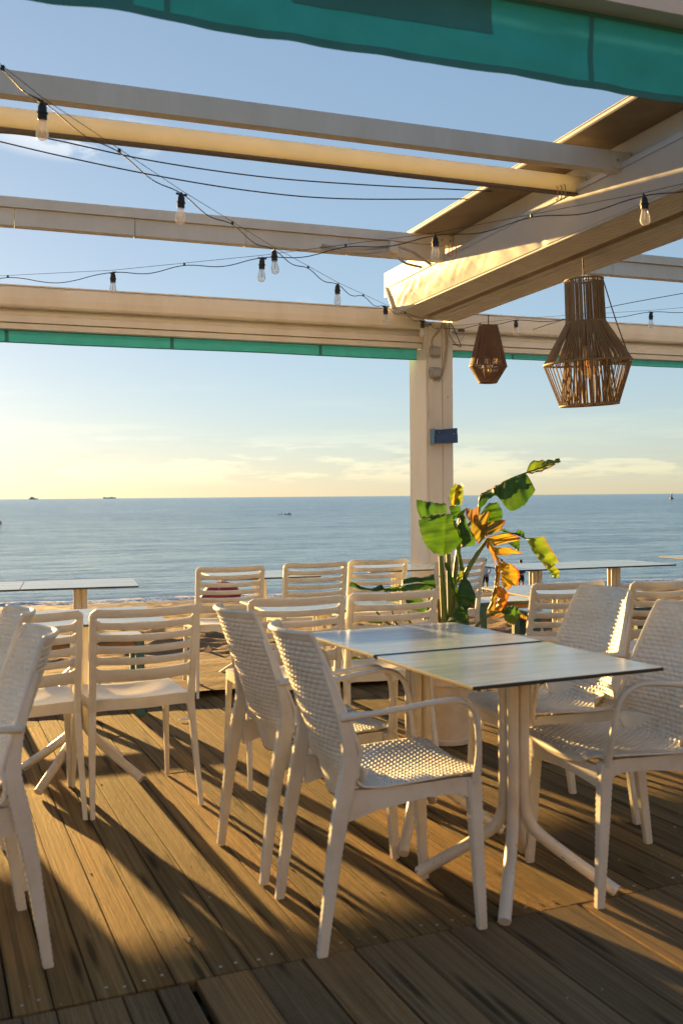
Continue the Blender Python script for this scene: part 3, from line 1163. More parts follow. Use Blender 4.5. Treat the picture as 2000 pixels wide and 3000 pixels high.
def string_light(label, anchors, lamps, sag=0.026, start=True):
    """a suspension wire, a looser cable with lamps on it and small clips between"""
    s = thing('string_light', label, 'string lights', group='string lights under the pergola')
    pts = [Vector(p) for p in anchors]
    wire, cab, clips = [], [], []
    for i in range(len(pts) - 1):
        a, b = pts[i], pts[i + 1]
        L = (b - a).length
        for k in range(12):
            t = k / 12
            p = a.lerp(b, t)
            wire.append(p + Vector((0, 0, 0.012)))
            w = math.sin(2 * math.pi * t) ** 2
            cab.append(p - Vector((0, 0, sag * w * L * (0.7 + 0.5 * rnd.random() if 0 else 1))))
        clips.append(a.lerp(b, 0.5) + Vector((0, 0, 0.006)))
    wire.append(pts[-1]); cab.append(pts[-1])
    MB().tube(wire, 0.0012, 5).build('suspension_wire', M['wire'], s)
    MB().tube([Vector(p) for p in crom([tuple(p) for p in cab], len(cab) * 2)], 0.0023, 6).build('cable', M['wire'], s)
    for p in clips:
        o = link('clip', clip_me, s)
        o.location = p
    for i in lamps:
        p = pts[i]
        so = link('socket', lamp_socket, s)
        so.location = p + Vector((0, 0, 0.004))
        so.rotation_euler = (rnd.gauss(0, 0.05), rnd.gauss(0, 0.05), rnd.random() * 3)
        link('bulb', lamp_bulb, so)
        link('filament', lamp_fil, so)
        MB().tube([(-0.022, 0, -0.006), (0, 0, -0.010), (0.022, 0, -0.006)], 0.0045, 6).build('cable_boss', M['black'], so)
    return s


post_hook = P(PX - 0.02, FB - pw - 0.02, 2.583)
string_light('string of bulbs slanting from the upper left down to the post',
             [at(-130, 95, 2.62), at(125, 297, 3.15), at(532, 567, 3.9), at(802, 731, 4.8), at(988, 833, 5.65), at(1128, 897, 6.7), at(1237, 940, 7.55), post_hook], (1, 2, 3, 4, 5, 6))
string_light('string of bulbs running across the picture in front of the awning box',
             [at(-240, 826, 6.3), at(332, 798, 5.4), at(768, 755, 4.95), at(1274, 690, 4.62), at(1885, 574, 3.95), at(2500, 430, 3.4)], (1, 2, 3, 4))
string_light('string of bulbs from the post to the right edge above the small lamp',
             [post_hook + Vector((0.06, 0, 0)), at(1510, 938, 7.5), at(1905, 914, 7.3), at(2300, 880, 7.1)], (1, 2))
cable('wire_stay', [at(1560, 965, 7.2), at(1760, 905, 6.6), at(2060, 848, 5.9)], 0.0022, 'thin stay wire rising to the right behind the large rattan lamp', 'wire')

# fittings on the post
for z, lab in ((2.40, 'grey plastic switch box on the post, the upper one'), (2.235, 'grey plastic switch box on the post, the lower one')):
    b = thing('switch_box', lab, 'switch box', P(PX - 0.05, FB - pw, z), PERG, 'switch boxes on the post')
    MB().bbox((0, -0.024, 0), (0.088, 0.046, 0.082), 0.008).build('housing', M['box'], b)
    MB().bbox((0.002, -0.050, 0), (0.066, 0.008, 0.060), 0.003).build('cover', M['box'], b)
cond = thing('conduit', 'beige conduit looping down the post to the switch boxes', 'conduit')


def onpost(dx, z, out=0.012):
    return P(PX + dx, FB - pw - out, z)


MB().tube([Vector(p) for p in crom([onpost(0.03, 2.62), onpost(-0.01, 2.56), onpost(-0.058, 2.51), onpost(-0.070, 2.47), onpost(-0.062, 2.44)], 30)], 0.008, 8).build('upper_loop', M['greyc'], cond)
MB().tube([Vector(p) for p in crom([onpost(0.04, 2.64), onpost(0.062, 2.58), onpost(0.063, 2.45), onpost(0.050, 2.33), onpost(0.022, 2.225), onpost(-0.01, 2.175), onpost(-0.04, 2.185)], 50)], 0.009, 8).build('lower_loop', M['greyc'], cond)
hk = thing('cable_tangle', 'dark loops of spare cable hanging at the head of the post', 'cable')
MB().tube([Vector(p) for p in crom([onpost(0.07, 2.66, 0.02), onpost(0.10, 2.60, 0.04), onpost(0.135, 2.52, 0.05), onpost(0.165, 2.445, 0.05), onpost(0.12, 2.47, 0.04), onpost(0.075, 2.54, 0.03), onpost(0.08, 2.63, 0.02)], 60)], 0.0032, 6).build('black_loop', M['wire'], hk)
MB().tube([Vector(p) for p in crom([onpost(0.03, 2.60, 0.02), onpost(0.12, 2.58, 0.05), onpost(0.185, 2.55, 0.06), onpost(0.16, 2.49, 0.05), onpost(0.09, 2.475, 0.04), onpost(0.05, 2.50, 0.03)], 50)], 0.0022, 6).build('pale_loop', M['greyc'], hk)
MB().bbox(onpost(0.17, 2.575, 0.05), (0.055, 0.02, 0.02), 0.004, Matrix.Rotation(PERG, 3, 'Z')).build('connector', M['black'], hk)
MB().tube([onpost(-0.11, 2.605, 0.0), onpost(-0.11, 2.605, 0.03)], 0.013, 10).build('hook', M['box'], hk)
# blue bracket tray
tr = thing('wall_tray', 'small blue plastic tray fixed to the post', 'tray', P(PX - 0.100, FB - pw, 1.735), PERG)
tr.scale = (1.16, 1.0, 1.05)
MB().bbox((0.015, -0.035, 0), (0.012, 0.07, 0.115), 0.003).build('side_plate', M['lblue'], tr)
mb = MB()
mb.loft([[Vector(p) for p in ((0.02, -0.085, -0.055), (0.02, 0.0, -0.055), (0.02, 0.0, 0.055), (0.02, -0.010, 0.055), (0.02, -0.012, -0.045), (0.02, -0.075, -0.045), (0.02, -0.082, 0.012))],
         [Vector(p) for p in ((0.185, -0.085, -0.048), (0.185, 0.0, -0.048), (0.185, 0.0, 0.050), (0.185, -0.010, 0.050), (0.185, -0.012, -0.040), (0.185, -0.075, -0.040), (0.185, -0.082, 0.018))]])
mb.build('trough', M['blue'], tr, smooth=False)
MB().loft([[Vector(p) for p in ((0.10, -0.008, 0.04), (0.215, -0.008, 0.020), (0.215, -0.008, 0.068), (0.10, -0.008, 0.055))],
           [Vector(p) for p in ((0.10, 0.0, 0.04), (0.215, 0.0, 0.020), (0.215, 0.0, 0.068), (0.10, 0.0, 0.055))]]).build('back_flap', M['blue'], tr, smooth=False)
MB().lathe([(0.006, 0), (0.006, 0.006)], 10, (0.07, -0.016, 0.03)).build('bolt', simple('brass_bolt', (0.45, 0.34, 0.15), 0.4, 0.8), tr)

# conduit, junction box and orange springs near the end of the second rafter
jb = thing('junction_box', 'white junction box with cables under the rafter left of the awning box', 'junction box', at(1153, 728, 6.52), PERG)
MB().bbox((0, 0, 0), (0.078, 0.05, 0.078), 0.006, Matrix.Rotation(R(14), 3, 'Y')).build('housing', M['pot'], jb)
jbp = at(1153, 728, 6.52)


def rel(p):
    return Matrix.Rotation(-PERG, 4, 'Z') @ (Vector(p) - jbp)


MB().tube([Vector(p) for p in crom([rel(at(880, 697, 6.5)), rel(at(930, 716, 6.45)), rel(at(1010, 730, 6.45)), rel(at(1080, 728, 6.48)), rel(at(1135, 722, 6.5))], 40)], 0.011, 8).build('grey_hose', M['greyc'], jb)
MB().tube([Vector(p) for p in crom([rel(at(900, 706, 6.5)), rel(at(960, 732, 6.42)), rel(at(1050, 742, 6.42)), rel(at(1140, 736, 6.48))], 40)], 0.008, 8).build('hose', M['greyc'], jb)
MB().tube([Vector(p) for p in crom([rel(at(1165, 755, 6.5)), rel(at(1190, 772, 6.5)), rel(at(1235, 783, 6.55))], 20)], 0.008, 8).build('lead', M['greyc'], jb)
MB().tube([Vector(p) for p in crom([rel(at(1168, 722, 6.5)), rel(at(1210, 740, 6.5)), rel(at(1262, 775, 6.55))], 20)], 0.009, 8).build('lead', M['greyc'], jb)
hz = thing('corrugated_hose', 'grey corrugated hose tucked under the rafter at the left edge', 'hose')
q = crom([at(-80, 612, 5.75), at(-10, 634, 5.8), at(50, 634, 5.85), at(95, 622, 5.9)], 70)
MB().tube([Vector(p) for p in q], [0.019 if i % 2 else 0.016 for i in range(70)], 10).build('sleeve', M['greyc'], hz)
for k, (px_, py_, dd) in enumerate(((1300, 731, 6.25), (1312, 732, 6.22), (1322, 734, 6.2), (1333, 736, 6.17), (1630, 566, 4.95), (1641, 563, 4.93), (1652, 561, 4.91))):
    sp = thing('awning_hook', ['orange awning hook, leftmost of the four at the rafter end', 'orange awning hook, second of the four at the rafter end', 'orange awning hook, third of the four at the rafter end', 'orange awning hook, rightmost of the four at the rafter end',
               'orange awning hook, left one beside the sunlit fabric roll', 'orange awning hook, middle one beside the sunlit fabric roll', 'orange awning hook, right one beside the sunlit fabric roll'][k], 'hook', at(px_, py_, dd), 0, 'orange awning hooks')
    MB().tube([(-0.004, 0, 0.03), (0.0, 0, 0.035), (0.005, 0, 0.028), (0.005, 0, -0.03), (0, 0, -0.036), (-0.005, 0, -0.03)], 0.0028, 6).build('wire', simple('orange_steel', (0.55, 0.22, 0.08), 0.5), sp)


# ------------------------------------------------------------------ rattan lamps
def ring_pts(r, z, n=40, c=(0, 0)):
    return [(c[0] + r * math.cos(2 * math.pi * k / n), c[1] + r * math.sin(2 * math.pi * k / n), z) for k in range(n)]


def strands(levels, n, r, twist=0.0, jitter=0.0, skip=()):
    mb = MB()
    for k in range(n):
        if k % 24 in skip:
            continue
        a0 = 2 * math.pi * (k + rnd.uniform(-jitter, jitter)) / n
        pts = []
        for i, (rr, z) in enumerate(levels):
            a = a0 + twist * i / max(1, len(levels) - 1)
            pts.append((rr * math.cos(a), rr * math.sin(a), z))
        mb.tube(pts, r, 5, cap=False)
    return mb


def bulb_part(parent, z, k=1.0):
    MB().lathe([(0.018 * k, z + 0.11 * k), (0.018 * k, z + 0.05 * k)], 14).build('socket', M['black'], parent)
    MB().lathe([(0.014 * k, z + 0.05 * k), (0.022 * k, z + 0.02 * k), (0.034 * k, z - 0.03 * k), (0.036 * k, z - 0.05 * k), (0.028 * k, z - 0.078 * k), (0.012 * k, z - 0.092 * k), (0.001, z - 0.094 * k)], 20).build('bulb', M['amber'], parent, angle=0)
    MB().tube([(0, 0, z + 0.04 * k), (0.008 * k, 0, z), (-0.006 * k, 0.004, z - 0.03 * k), (0.006 * k, 0, z - 0.055 * k), (0, 0, z + 0.03 * k)], 0.0022 * k, 5).build('filament', M['filament'], parent)


big = thing('pendant_lamp', 'large rattan cord pendant lamp with narrow neck and wide belly', 'pendant lamp', at(1717, 1000, 5.6), 0.4)
big.rotation_euler = (R(1), R(-3.6), 0.4)
S = 5.6 / F
zt, zn, zm, zb = (1000 - 822) * S, (1000 - 945) * S, (1000 - 1062) * S, (1000 - 1185) * S
rt, rn, rm, rb = 54 * S, 56 * S, 126 * S, 84 * S
mb = MB()
for r_, z_ in ((rt, zt), (rn, zn), (rm, zm), (rb, zb)):
    mb.tube(ring_pts(r_, z_), 0.006, 6, closed=True)
mb.build('rings', M['rattan'], big)
strands([(rt, zt), (rn, zn)], 84, 0.0038, 0, 0.30, (7, 19)).build('neck_cords', M['rattan'], big)
strands([(rn, zn), (rm, zm)], 100, 0.0038, 0, 0.22, (5,)).build('shoulder_cords', M['rattan'], big)
strands([(rm, zm), (rb, zb)], 50, 0.0034, 0, 0.06, (3, 4, 11)).build('belly_cords', M['rattan'], big)
strands([(rn * 0.98, zn), (rb * 0.80, zb)], 44, 0.0036, 0.12, 0.5).build('inner_cords', M['rattan2'], big)
strands([(rn * 0.94, zn), (rb * 0.97, zb)], 22, 0.0050, -0.25, 0.5).build('inner_cords', M['rattan'], big)
bulb_part(big, (1000 - 1045) * S, 1.25)
MB().tube([(0, 0, zt + 0.12), (0, 0, (1000 - 1010) * S)], 0.004, 6).build('flex', M['wire'], big)
mb = MB()
for a in range(3):
    mb.tube([(0, 0, zt), (rt * math.cos(a * 2.1), rt * math.sin(a * 2.1), zt)], 0.003, 5)
mb.build('spider', M['wire'], big)
cable('stay_cord', [at(1763, 812, 5.62), at(1800, 930, 5.62), at(1842, 1048, 5.62)], 0.0035, 'thin brown cord stretched beside the large rattan lamp', 'cord', 'rattan2', 5, 12)

small = thing('pendant_lamp', 'small brown rattan lamp hanging beside the post', 'pendant lamp', at(1429, 1040, 7.0), 0.2)
small.rotation_euler = (0, R(0.8), 0.2)
S = 7.0 / F
lv = [(27 * S, (1040 - 957) * S), (54 * S, (1040 - 1074) * S), (26 * S, (1040 - 1120) * S)]
mb = MB()
for r_, z_ in lv:
    mb.tube(ring_pts(r_, z_), 0.005, 6, closed=True)
mb.build('rings', M['rattan2'], small)
strands(lv[:2], 92, 0.0034, 0, 0.12, (6,)).build('upper_cords', M['rattan2'], small)
strands(lv[1:], 88, 0.0032, 0, 0.12, (9,)).build('lower_cords', M['rattan2'], small)
bulb_part(small, (1040 - 1072) * S, 1.0)
MB().tube([(0, 0, 0.28), (0, 0, (1040 - 1050) * S)], 0.004, 6).build('flex', M['wire'], small)


# ------------------------------------------------------------------ woven armchair
def leg_loft(p0, p1, s0, s1, ribs, n=None, amp=0.05, bend=None):
    """rectangular leg from the floor p0 up to p1; s0,s1 = (width x, depth y); ribs give the woven ridges"""
    mb = MB()
    n = n or ribs * 2 + 1
    p0, p1 = Vector(p0), Vector(p1)
    rings = []
    for i in range(n):
        t = i / (n - 1)
        c = p0.lerp(p1, t)
        if bend:
            c += Vector(bend) * (4 * t * (1 - t))
        k = 1 + (amp if i % 2 else 0) if ribs else 1
        a = (s0[0] + (s1[0] - s0[0]) * t) / 2 * k
        b = (s0[1] + (s1[1] - s0[1]) * t) / 2 * k
        q = 0.28 * min(a, b)
        rings.append([c + Vector(v) for v in ((a - q, -b, 0), (a, -b + q, 0), (a, b - q, 0), (a - q, b, 0), (-a + q, b, 0), (-a, b - q, 0), (-a, -b + q, 0), (-a + q, -b, 0))])
    return mb.loft(rings)


def armchair(label):
    t = thing('woven_armchair', label, 'armchair')
    path = crom([(0.248, 0.418), (0.252, 0.438), (0.225, 0.452), (0.12, 0.450), (0.0, 0.443), (-0.10, 0.440), (-0.155, 0.452), (-0.188, 0.492),
                 (-0.214, 0.56), (-0.250, 0.66), (-0.287, 0.76), (-0.320, 0.85), (-0.337, 0.885)], 300)
    seg = np.linalg.norm(np.diff(path, axis=0), axis=1)
    arc = np.concatenate([[0], np.cumsum(seg)])
    nu = 112
    us = np.linspace(-1, 1, nu)
    full = np.zeros((len(path), nu, 3))
    for i, (y, z) in enumerate(path):
        s = arc[i]
        front = min(1.0, s / 0.13)
        hw = 0.218 * (0.60 + 0.40 * math.sqrt(max(0, 1 - (1 - front) ** 2)))
        if z > 0.5:
            k = (z - 0.5) / 0.385
            hw = 0.222 - 0.016 * k - 0.046 * k * k
        b = min(1.0, max(0.0, (z - 0.445) / 0.11)) if y < 0 else 0.0
        for j, u in enumerate(us):
            full[i, j] = (u * hw, y + b * 0.062 * u * u, z + (1 - b) * 0.016 * u * u)
    du = np.gradient(full, axis=0)
    dv = np.gradient(full, axis=1)
    nr = np.cross(du, dv)
    nr /= np.linalg.norm(nr, axis=2, keepdims=True)
    for i in range(len(path)):
        if arc[i] < 0.035 or arc[i] > arc[-1] - 0.02:
            continue
        row = arc[i] / 0.0165
        fv = row - math.floor(row)
        for j, u in enumerate(us):
            if abs(u) > 0.965:
                continue
            uu = full[i, j, 0] / 0.0245 + 0.5 * (int(math.floor(row)) % 2)
            h = math.sin(math.pi * fv) * (0.25 + 0.75 * abs(math.sin(math.pi * uu)))
            full[i, j] += nr[i, j] * (0.0072 * (h - 0.3))
    split = int(np.argmin(np.abs(path[:, 1] - 0.475) + (path[:, 0] > -0.1) * 5))
    MB().shell(full[:split + 1], 0.0062).build('seat', M['chair'], t, angle=0)
    back = MB().shell(full[split:], 0.0062).build('backrest', M['chair'], t, angle=0)
    # plain rim round the back
    ed = [full[i, 0] for i in range(split, len(path), 6)] + [full[-1, j] for j in range(0, nu, 8)] + [full[i, -1] for i in range(len(path) - 1, split, -6)]
    q = crom([tuple(p) for p in ed], 120)
    MB().tube([Vector(p) + Vector((0, -0.002, 0)) for p in q], 0.0078, 8).build('rim', M['chair'], back)
    # lower cup of the back between the rear legs
    cup = np.zeros((10, 30, 3))
    for i in range(10):
        k = i / 9
        for j in range(30):
            u = -1 + 2 * j / 29
            cup[i, j] = (u * (0.196 - 0.03 * k), -0.193 - 0.006 + 0.062 * u * u + 0.03 * k, 0.50 - 0.118 * k * math.sqrt(max(0.0, 1 - 0.99 * u * u)))
    MB().shell(cup, 0.005).build('back_cup', M['chair'], t, angle=0)
    # seat frame
    fr = MB()
    for s in (-1, 1):
        fr.loft([[Vector((s * (0.198 + 0.0), y, zz)) + Vector((dx, 0, dz)) for dx, dz in ((-0.010, 0.0), (0.010, 0.0), (0.014, -hh), (-0.006, -hh))]
                 for y, zz, hh in ((-0.185, 0.448, 0.085), (-0.10, 0.446, 0.060), (0.05, 0.448, 0.042), (0.15, 0.452, 0.045), (0.215, 0.448, 0.070))])
    fr.loft([[Vector((x, 0.218 + 0.012 * (1 - (x / 0.2) ** 2) + dy, 0.436 + dz)) for dy, dz in ((-0.008, 0), (0.010, 0), (0.008, -0.05 - 0.02 * (x / 0.2) ** 2), (-0.008, -0.05 - 0.02 * (x / 0.2) ** 2))] for x in np.linspace(-0.195, 0.195, 9)])
    fr.build('seat_frame', M['chair'], t)
    for s in (-1, 1):
        leg_loft((s * 0.206, 0.228, 0), (s * 0.202, 0.203, 0.445), (0.022, 0.026), (0.036, 0.042), 26, amp=0.10).build('leg', M['chair'], t)
        kp = crom([(-0.268, 0.0, 0.022, 0.027), (-0.246, 0.16, 0.024, 0.033), (-0.223, 0.32, 0.026, 0.041), (-0.198, 0.45, 0.026, 0.047), (-0.182, 0.54, 0.022, 0.042), (-0.196, 0.63, 0.018, 0.030), (-0.228, 0.73, 0.012, 0.018), (-0.252, 0.80, 0.007, 0.009)], 92)
        rings = []
        for i, (y, z, w, d) in enumerate(kp):
            k = 1.0 + (0.10 if i % 2 else 0.0)
            x = s * (0.213 if z < 0.5 else 0.213 - 0.022 * ((z - 0.5) / 0.3) ** 1.5)
            a, b = w / 2 * k, d / 2 * k
            q = 0.3 * min(a, b)
            rings.append([Vector((x + u, y + v, z)) for u, v in ((a - q, -b), (a, -b + q), (a, b - q), (a - q, b), (-a + q, b), (-a, b - q), (-a, -b + q), (-a + q, -b))])
        MB().loft(rings).build('leg', M['chair'], t)
        q = crom([(s * 0.208, -0.205, 0.655), (s * 0.234, -0.13, 0.664), (s * 0.252, -0.02, 0.678), (s * 0.262, 0.08, 0.690), (s * 0.262, 0.135, 0.686), (s * 0.257, 0.178, 0.655), (s * 0.250, 0.196, 0.600), (s * 0.238, 0.204, 0.52), (s * 0.218, 0.205, 0.44)], 60)
        rr = [0.0100 + (0.006 * max(0, 1 - i / 8) if i < 8 else 0) + 0.0009 * (i % 2) + (0.005 * max(0, (i - 50) / 10)) for i in range(60)]
        MB().tube([Vector(p) for p in q], rr, 10, flat=0.85).build('arm', M['chair'], t)
    return t


ac = armchair('')


def place(o, x, y, a, label, group):
    o.location = (x, y, 0)
    o.rotation_euler = (0, 0, R(a))
    o['label'] = label
    o['group'] = group
    return o


ARMS = 'woven armchairs on the deck'
# (x, y, heading): heading is the way the chair faces, degrees anticlockwise from straight ahead
arm_spots = [
    (0.118, 3.020, -70.5, 'woven cream armchair nearest the camera, its back to the left, at the front table'),
    (-0.118, 3.560, -64.0, 'woven cream armchair just behind the nearest one, facing the far joined table'),
    (0.800, 3.915, 111.5, 'woven cream armchair facing left behind the front tables, upper back in sunlight'),
    (0.925, 3.310, 110.0, 'woven cream armchair cut by the right edge, facing left to the front table'),
    (1.985, 4.800, -68.0, 'woven armchair at the right edge, only its back leg and rim showing'),
    (-1.140, 2.750, 117.0, 'large woven armchair cut by the left edge, nearest the bottom left corner'),
    (-1.370, 3.280, 117.0, 'woven armchair at the left edge, half hidden behind another woven back'),
]
for i, (x, y, a, lab) in enumerate(arm_spots):
    o = ac if i == 0 else copy_tree(ac)
    place(o, x, y, a, lab, ARMS)


# ------------------------------------------------------------------ slatted chair
def slat_chair():
    t = thing('slatted_chair', '', 'chair')

    def yb(z):     # line of the back
        return -0.196 - 0.16 * (z - 0.44) - 0.05 * max(0, z - 0.62)

    def hw(z):
        return 0.205 + 0.006 * (z - 0.5) / 0.33

    def bar(z0, z1, flare, name, parent, ends=0.195):
        mb = MB()
        rings = []
        n = 25
        for i in range(n):
            s = -1 + 2 * i / (n - 1)
            x = s * ends
            e = max(0.0, (abs(x) - (ends - flare)) / flare) if flare else 0
            f = flare * (1 - math.sqrt(max(0, 1 - e * e))) if flare else 0
            a, b = z0 - f * 0.9, z1 + f * 0.9
            if name == 'top_rail':
                e2 = max(0.0, (abs(x) - (ends - 0.022)) / 0.022)
                b = z1 - 0.016 * (1 - math.sqrt(max(0, 1 - e2 * e2)))
            yc = -0.044 * (1 - s * s)
            sag = -0.004 * (1 - s * s)
            th = 0.0075
            q = 0.004
            ring = []
            for dy, z in ((-th, a + q), (-th + q * 0.6, a), (th - q * 0.6, a), (th, a + q), (th, b - q), (th - q * 0.6, b), (-th + q * 0.6, b), (-th, b - q)):
                ring.append(Vector((x, yb((z0 + z1) / 2) + yc + dy + (z - (z0 + z1) / 2) * -0.2, z + sag)))
            rings.append(ring)
        mb.loft(rings)
        return mb.build(name, M['chair2'], parent)
    bar(0.797, 0.832, 0.010, 'top_rail', t, 0.2215)
    z = 0.797
    for k in range(4):
        bar(z - 0.0195 - 0.029, z - 0.0195, 0.0098, 'slat', t)
        z -= 0.0485
    bar(0.535, 0.584, 0.0098, 'bottom_rail', t)
    for s in (-1, 1):
        mb = MB()
        rings = []
        for zz in (0.40, 0.46, 0.53, 0.58, 0.65, 0.72, 0.79, 0.808):
            w, d = 0.029, 0.032 - 0.014 * (zz - 0.4) / 0.43
            x = s * hw(zz) - (s * 0.006 if zz > 0.82 else 0)
            y = yb(zz)
            q = 0.006
            rings.append([Vector((x + a * w / 2, y + b * d / 2, zz)) for a, b in ((0.7, -1), (1, -0.6), (1, 0.6), (0.7, 1), (-0.7, 1), (-1, 0.6), (-1, -0.6), (-0.7, -1))])
        mb.loft(rings)
        mb.build('stile', M['chair2'], t)
        leg_loft((s * 0.222, -0.268, 0), (s * 0.204, -0.190, 0.42), (0.018, 0.020), (0.029, 0.032), 0, 9, bend=(0, 0.004, 0)).build('leg', M['chair2'], t)
        leg_loft((s * 0.212, 0.225, 0), (s * 0.198, 0.195, 0.43), (0.017, 0.019), (0.028, 0.032), 0, 9).build('leg', M['chair2'], t)
    # saddle seat with its turned-down edge
    nx, ny = 27, 25
    g = np.zeros((ny, nx, 3))
    for i in range(ny):
        v = i / (ny - 1)
        y = 0.232 - 0.425 * v
        w = 0.214 - 0.012 * v - 0.03 * max(0, 1 - v / 0.10) ** 2
        for j in range(nx):
            u = -1 + 2 * j / (nx - 1)
            z = 0.462 - 0.030 * (1 - u * u) * math.sin(math.pi * (0.12 + 0.80 * v)) - 0.018 * max(0, 1 - v / 0.12) ** 2 - 0.010 * u ** 6
            g[i, j] = (u * w, y - (0.012 * (1 - u * u) if v > 0.9 else 0) + (0.010 * (1 - u * u) if v < 0.1 else 0), z)
    mb = MB()
    mb.shell(g, 0.006)
    rim = [g[0, j] for j in range(nx)] + [g[i, -1] for i in range(1, ny)] + [g[-1, j] for j in range(nx - 2, -1, -1)] + [g[i, 0] for i in range(ny - 2, 0, -1)]
    m = len(rim)
    cen = np.array([0, 0.02, 0])
    lo, hi = [], []
    for p in rim:
        d = (p - cen) * np.array([1, 1, 0])
        d /= np.linalg.norm(d)
        hi.append(Vector(p + d * 0.003 - np.array([0, 0, 0.003])))
        lo.append(Vector(p + d * 0.001 - np.array([0, 0, 0.046])))
    mb.loft([hi + [], lo + []], cap=False)
    mb.build('seat', M['chair2'], t, angle=50)
    return t


sc = slat_chair()
SL = 'slatted chairs on the deck'
slat_spots = [
    (-0.905, 4.255, 25.0, 'white slatted chair seen whole from behind, nearest on the left'),
    (-1.325, 4.090, 21.0, 'white slatted chair mostly hidden behind the woven chairs at the left edge'),
    (-0.800, 6.600, 20.0, 'white slatted chair standing alone in front of the red beach umbrella'),
    (-0.266, 6.920, 20.0, 'white slatted chair in the far row, left one of the pair before the post'),
    (0.165, 7.185, 20.0, 'white slatted chair in the far row, next to the left side of the post'),
    (0.690, 7.200, 33.0, 'white slatted chair directly behind the stems of the banana plant'),
    (-0.287, 4.620, 20.0, 'white slatted chair at the middle table, left one, above the woven backs'),
    (0.145, 4.830, 20.0, 'white slatted chair at the middle table, right one, close to the plant'),
    (1.035, 5.270, 24.0, 'white slatted chair behind the sunlit woven back, right of the plant'),
    (1.565, 5.320, 20.0, 'white slatted chair at right, between the two right woven chair backs'),
]
for i, (x, y, a, lab) in enumerate(slat_spots):
    o = sc if i == 0 else copy_tree(sc)
    place(o, x, y, a, lab, SL)


# ------------------------------------------------------------------ tables
def table():
    t = thing('cafe_table', '', 'table')
    mb = MB().bbox((0, 0, 0.7285), (0.69, 0.61, 0.010), 0.0015)
    top = mb.build('tabletop', M['edge'], t, smooth=False)
    MB().box((0, 0, 0.7343), (0.688, 0.608, 0.0012)).build('laminate', M['laminate'], top, smooth=False)
    MB().bbox((0, 0, 0.7185), (0.30, 0.30, 0.008), 0.002).build('mounting_plate', M['edge'], t, smooth=False)
    for k in range(4):
        a = R(45 + 90 * k + 5)
        c, s = math.cos(a), math.sin(a)
        r0 = 0.030
        q = crom([(r0, 0.714), (r0, 0.60), (r0, 0.45), (r0, 0.32), (r0 + 0.004, 0.262), (r0 + 0.022, 0.212), (r0 + 0.058, 0.176), (0.18, 0.110), (0.25, 0.065), (0.315, 0.022)], 50)
        MB().tube([(r * c, r * s, z) for r, z in q], 0.0195, 14, up=(-s, c, 0)).build('leg', M['frame2'], t, angle=50)
    return t




def chipped():
    m = NT('chipped_cream_tube')
    v = m.coord('Object')
    n1 = m.noise(v, 5, 5, 0.6)
    c = m.ramp(n1, [(0.34, (0.62, 0.56, 0.47)), (0.58, (0.72, 0.68, 0.60))])
    n2 = m.noise(v, 42, 3, 0.5)
    sep = m.node('ShaderNodeSeparateXYZ')
    m.link(v, sep.inputs[0])
    low = m.node('ShaderNodeMapRange')
    m.link(sep.outputs[2], low.inputs['Value'])
    low.inputs['From Min'].default_value = 0.22
    low.inputs['From Max'].default_value = 0.10
    chips = m.math('MULTIPLY', m.ramp(n2, [(0.66, (0, 0, 0)), (0.70, (1, 1, 1))]), low.outputs[0])
    c = m.mixc(chips, c, (0.06, 0.045, 0.035))
    m.set(c, 0.36, None, 0.5)
    return m.m


M['frame2'] = chipped()
tb = table()
TB = 'square pedestal tables on the deck'
table_spots = [
    (0.548, 3.195, 24.8, 0.0, 'laminate table at the front, nearer one of the joined pair'),
    (0.283, 3.752, 25.6, 0.003, 'laminate table at the front, farther one of the joined pair'),
    (-0.100, 4.960, 20.0, 0.0, 'laminate table in the middle, behind the two slatted chair backs'),
    (-1.190, 4.510, 20.0, 0.0, 'laminate table at left behind the nearest slatted chair, its tube feet showing'),
    (-1.650, 6.270, 15.0, 0.0, 'laminate table far left with its right end showing over the sea'),
    (-2.318, 6.085, 15.0, 0.0, 'laminate table far left running out of the left edge'),
    (-0.570, 6.900, 20.0, 0.0, 'laminate table behind the lone slatted chair, seen through its slots'),
    (0.420, 7.480, 20.0, 0.0, 'laminate table at the deck edge, left of the post foot'),
    (1.452, 7.470, 19.5, 0.0, 'laminate table at the deck edge right of the post, left of its pair'),
    (2.103, 7.703, 19.5, 0.0, 'laminate table at the deck edge right of the post, right of its pair'),
    (3.150, 8.400, 20.0, 0.0, 'laminate table at the far right, only its left corner showing'),
    (1.235, 5.620, 19.0, 0.0, 'laminate table at right behind the slatted chair and the orange leaves'),
]
for i, (x, y, a, dz, lab) in enumerate(table_spots):
    o = tb if i == 0 else copy_tree(tb)
    place(o, x, y, a, lab, TB)
    o.location.z = dz if dz else 0.0


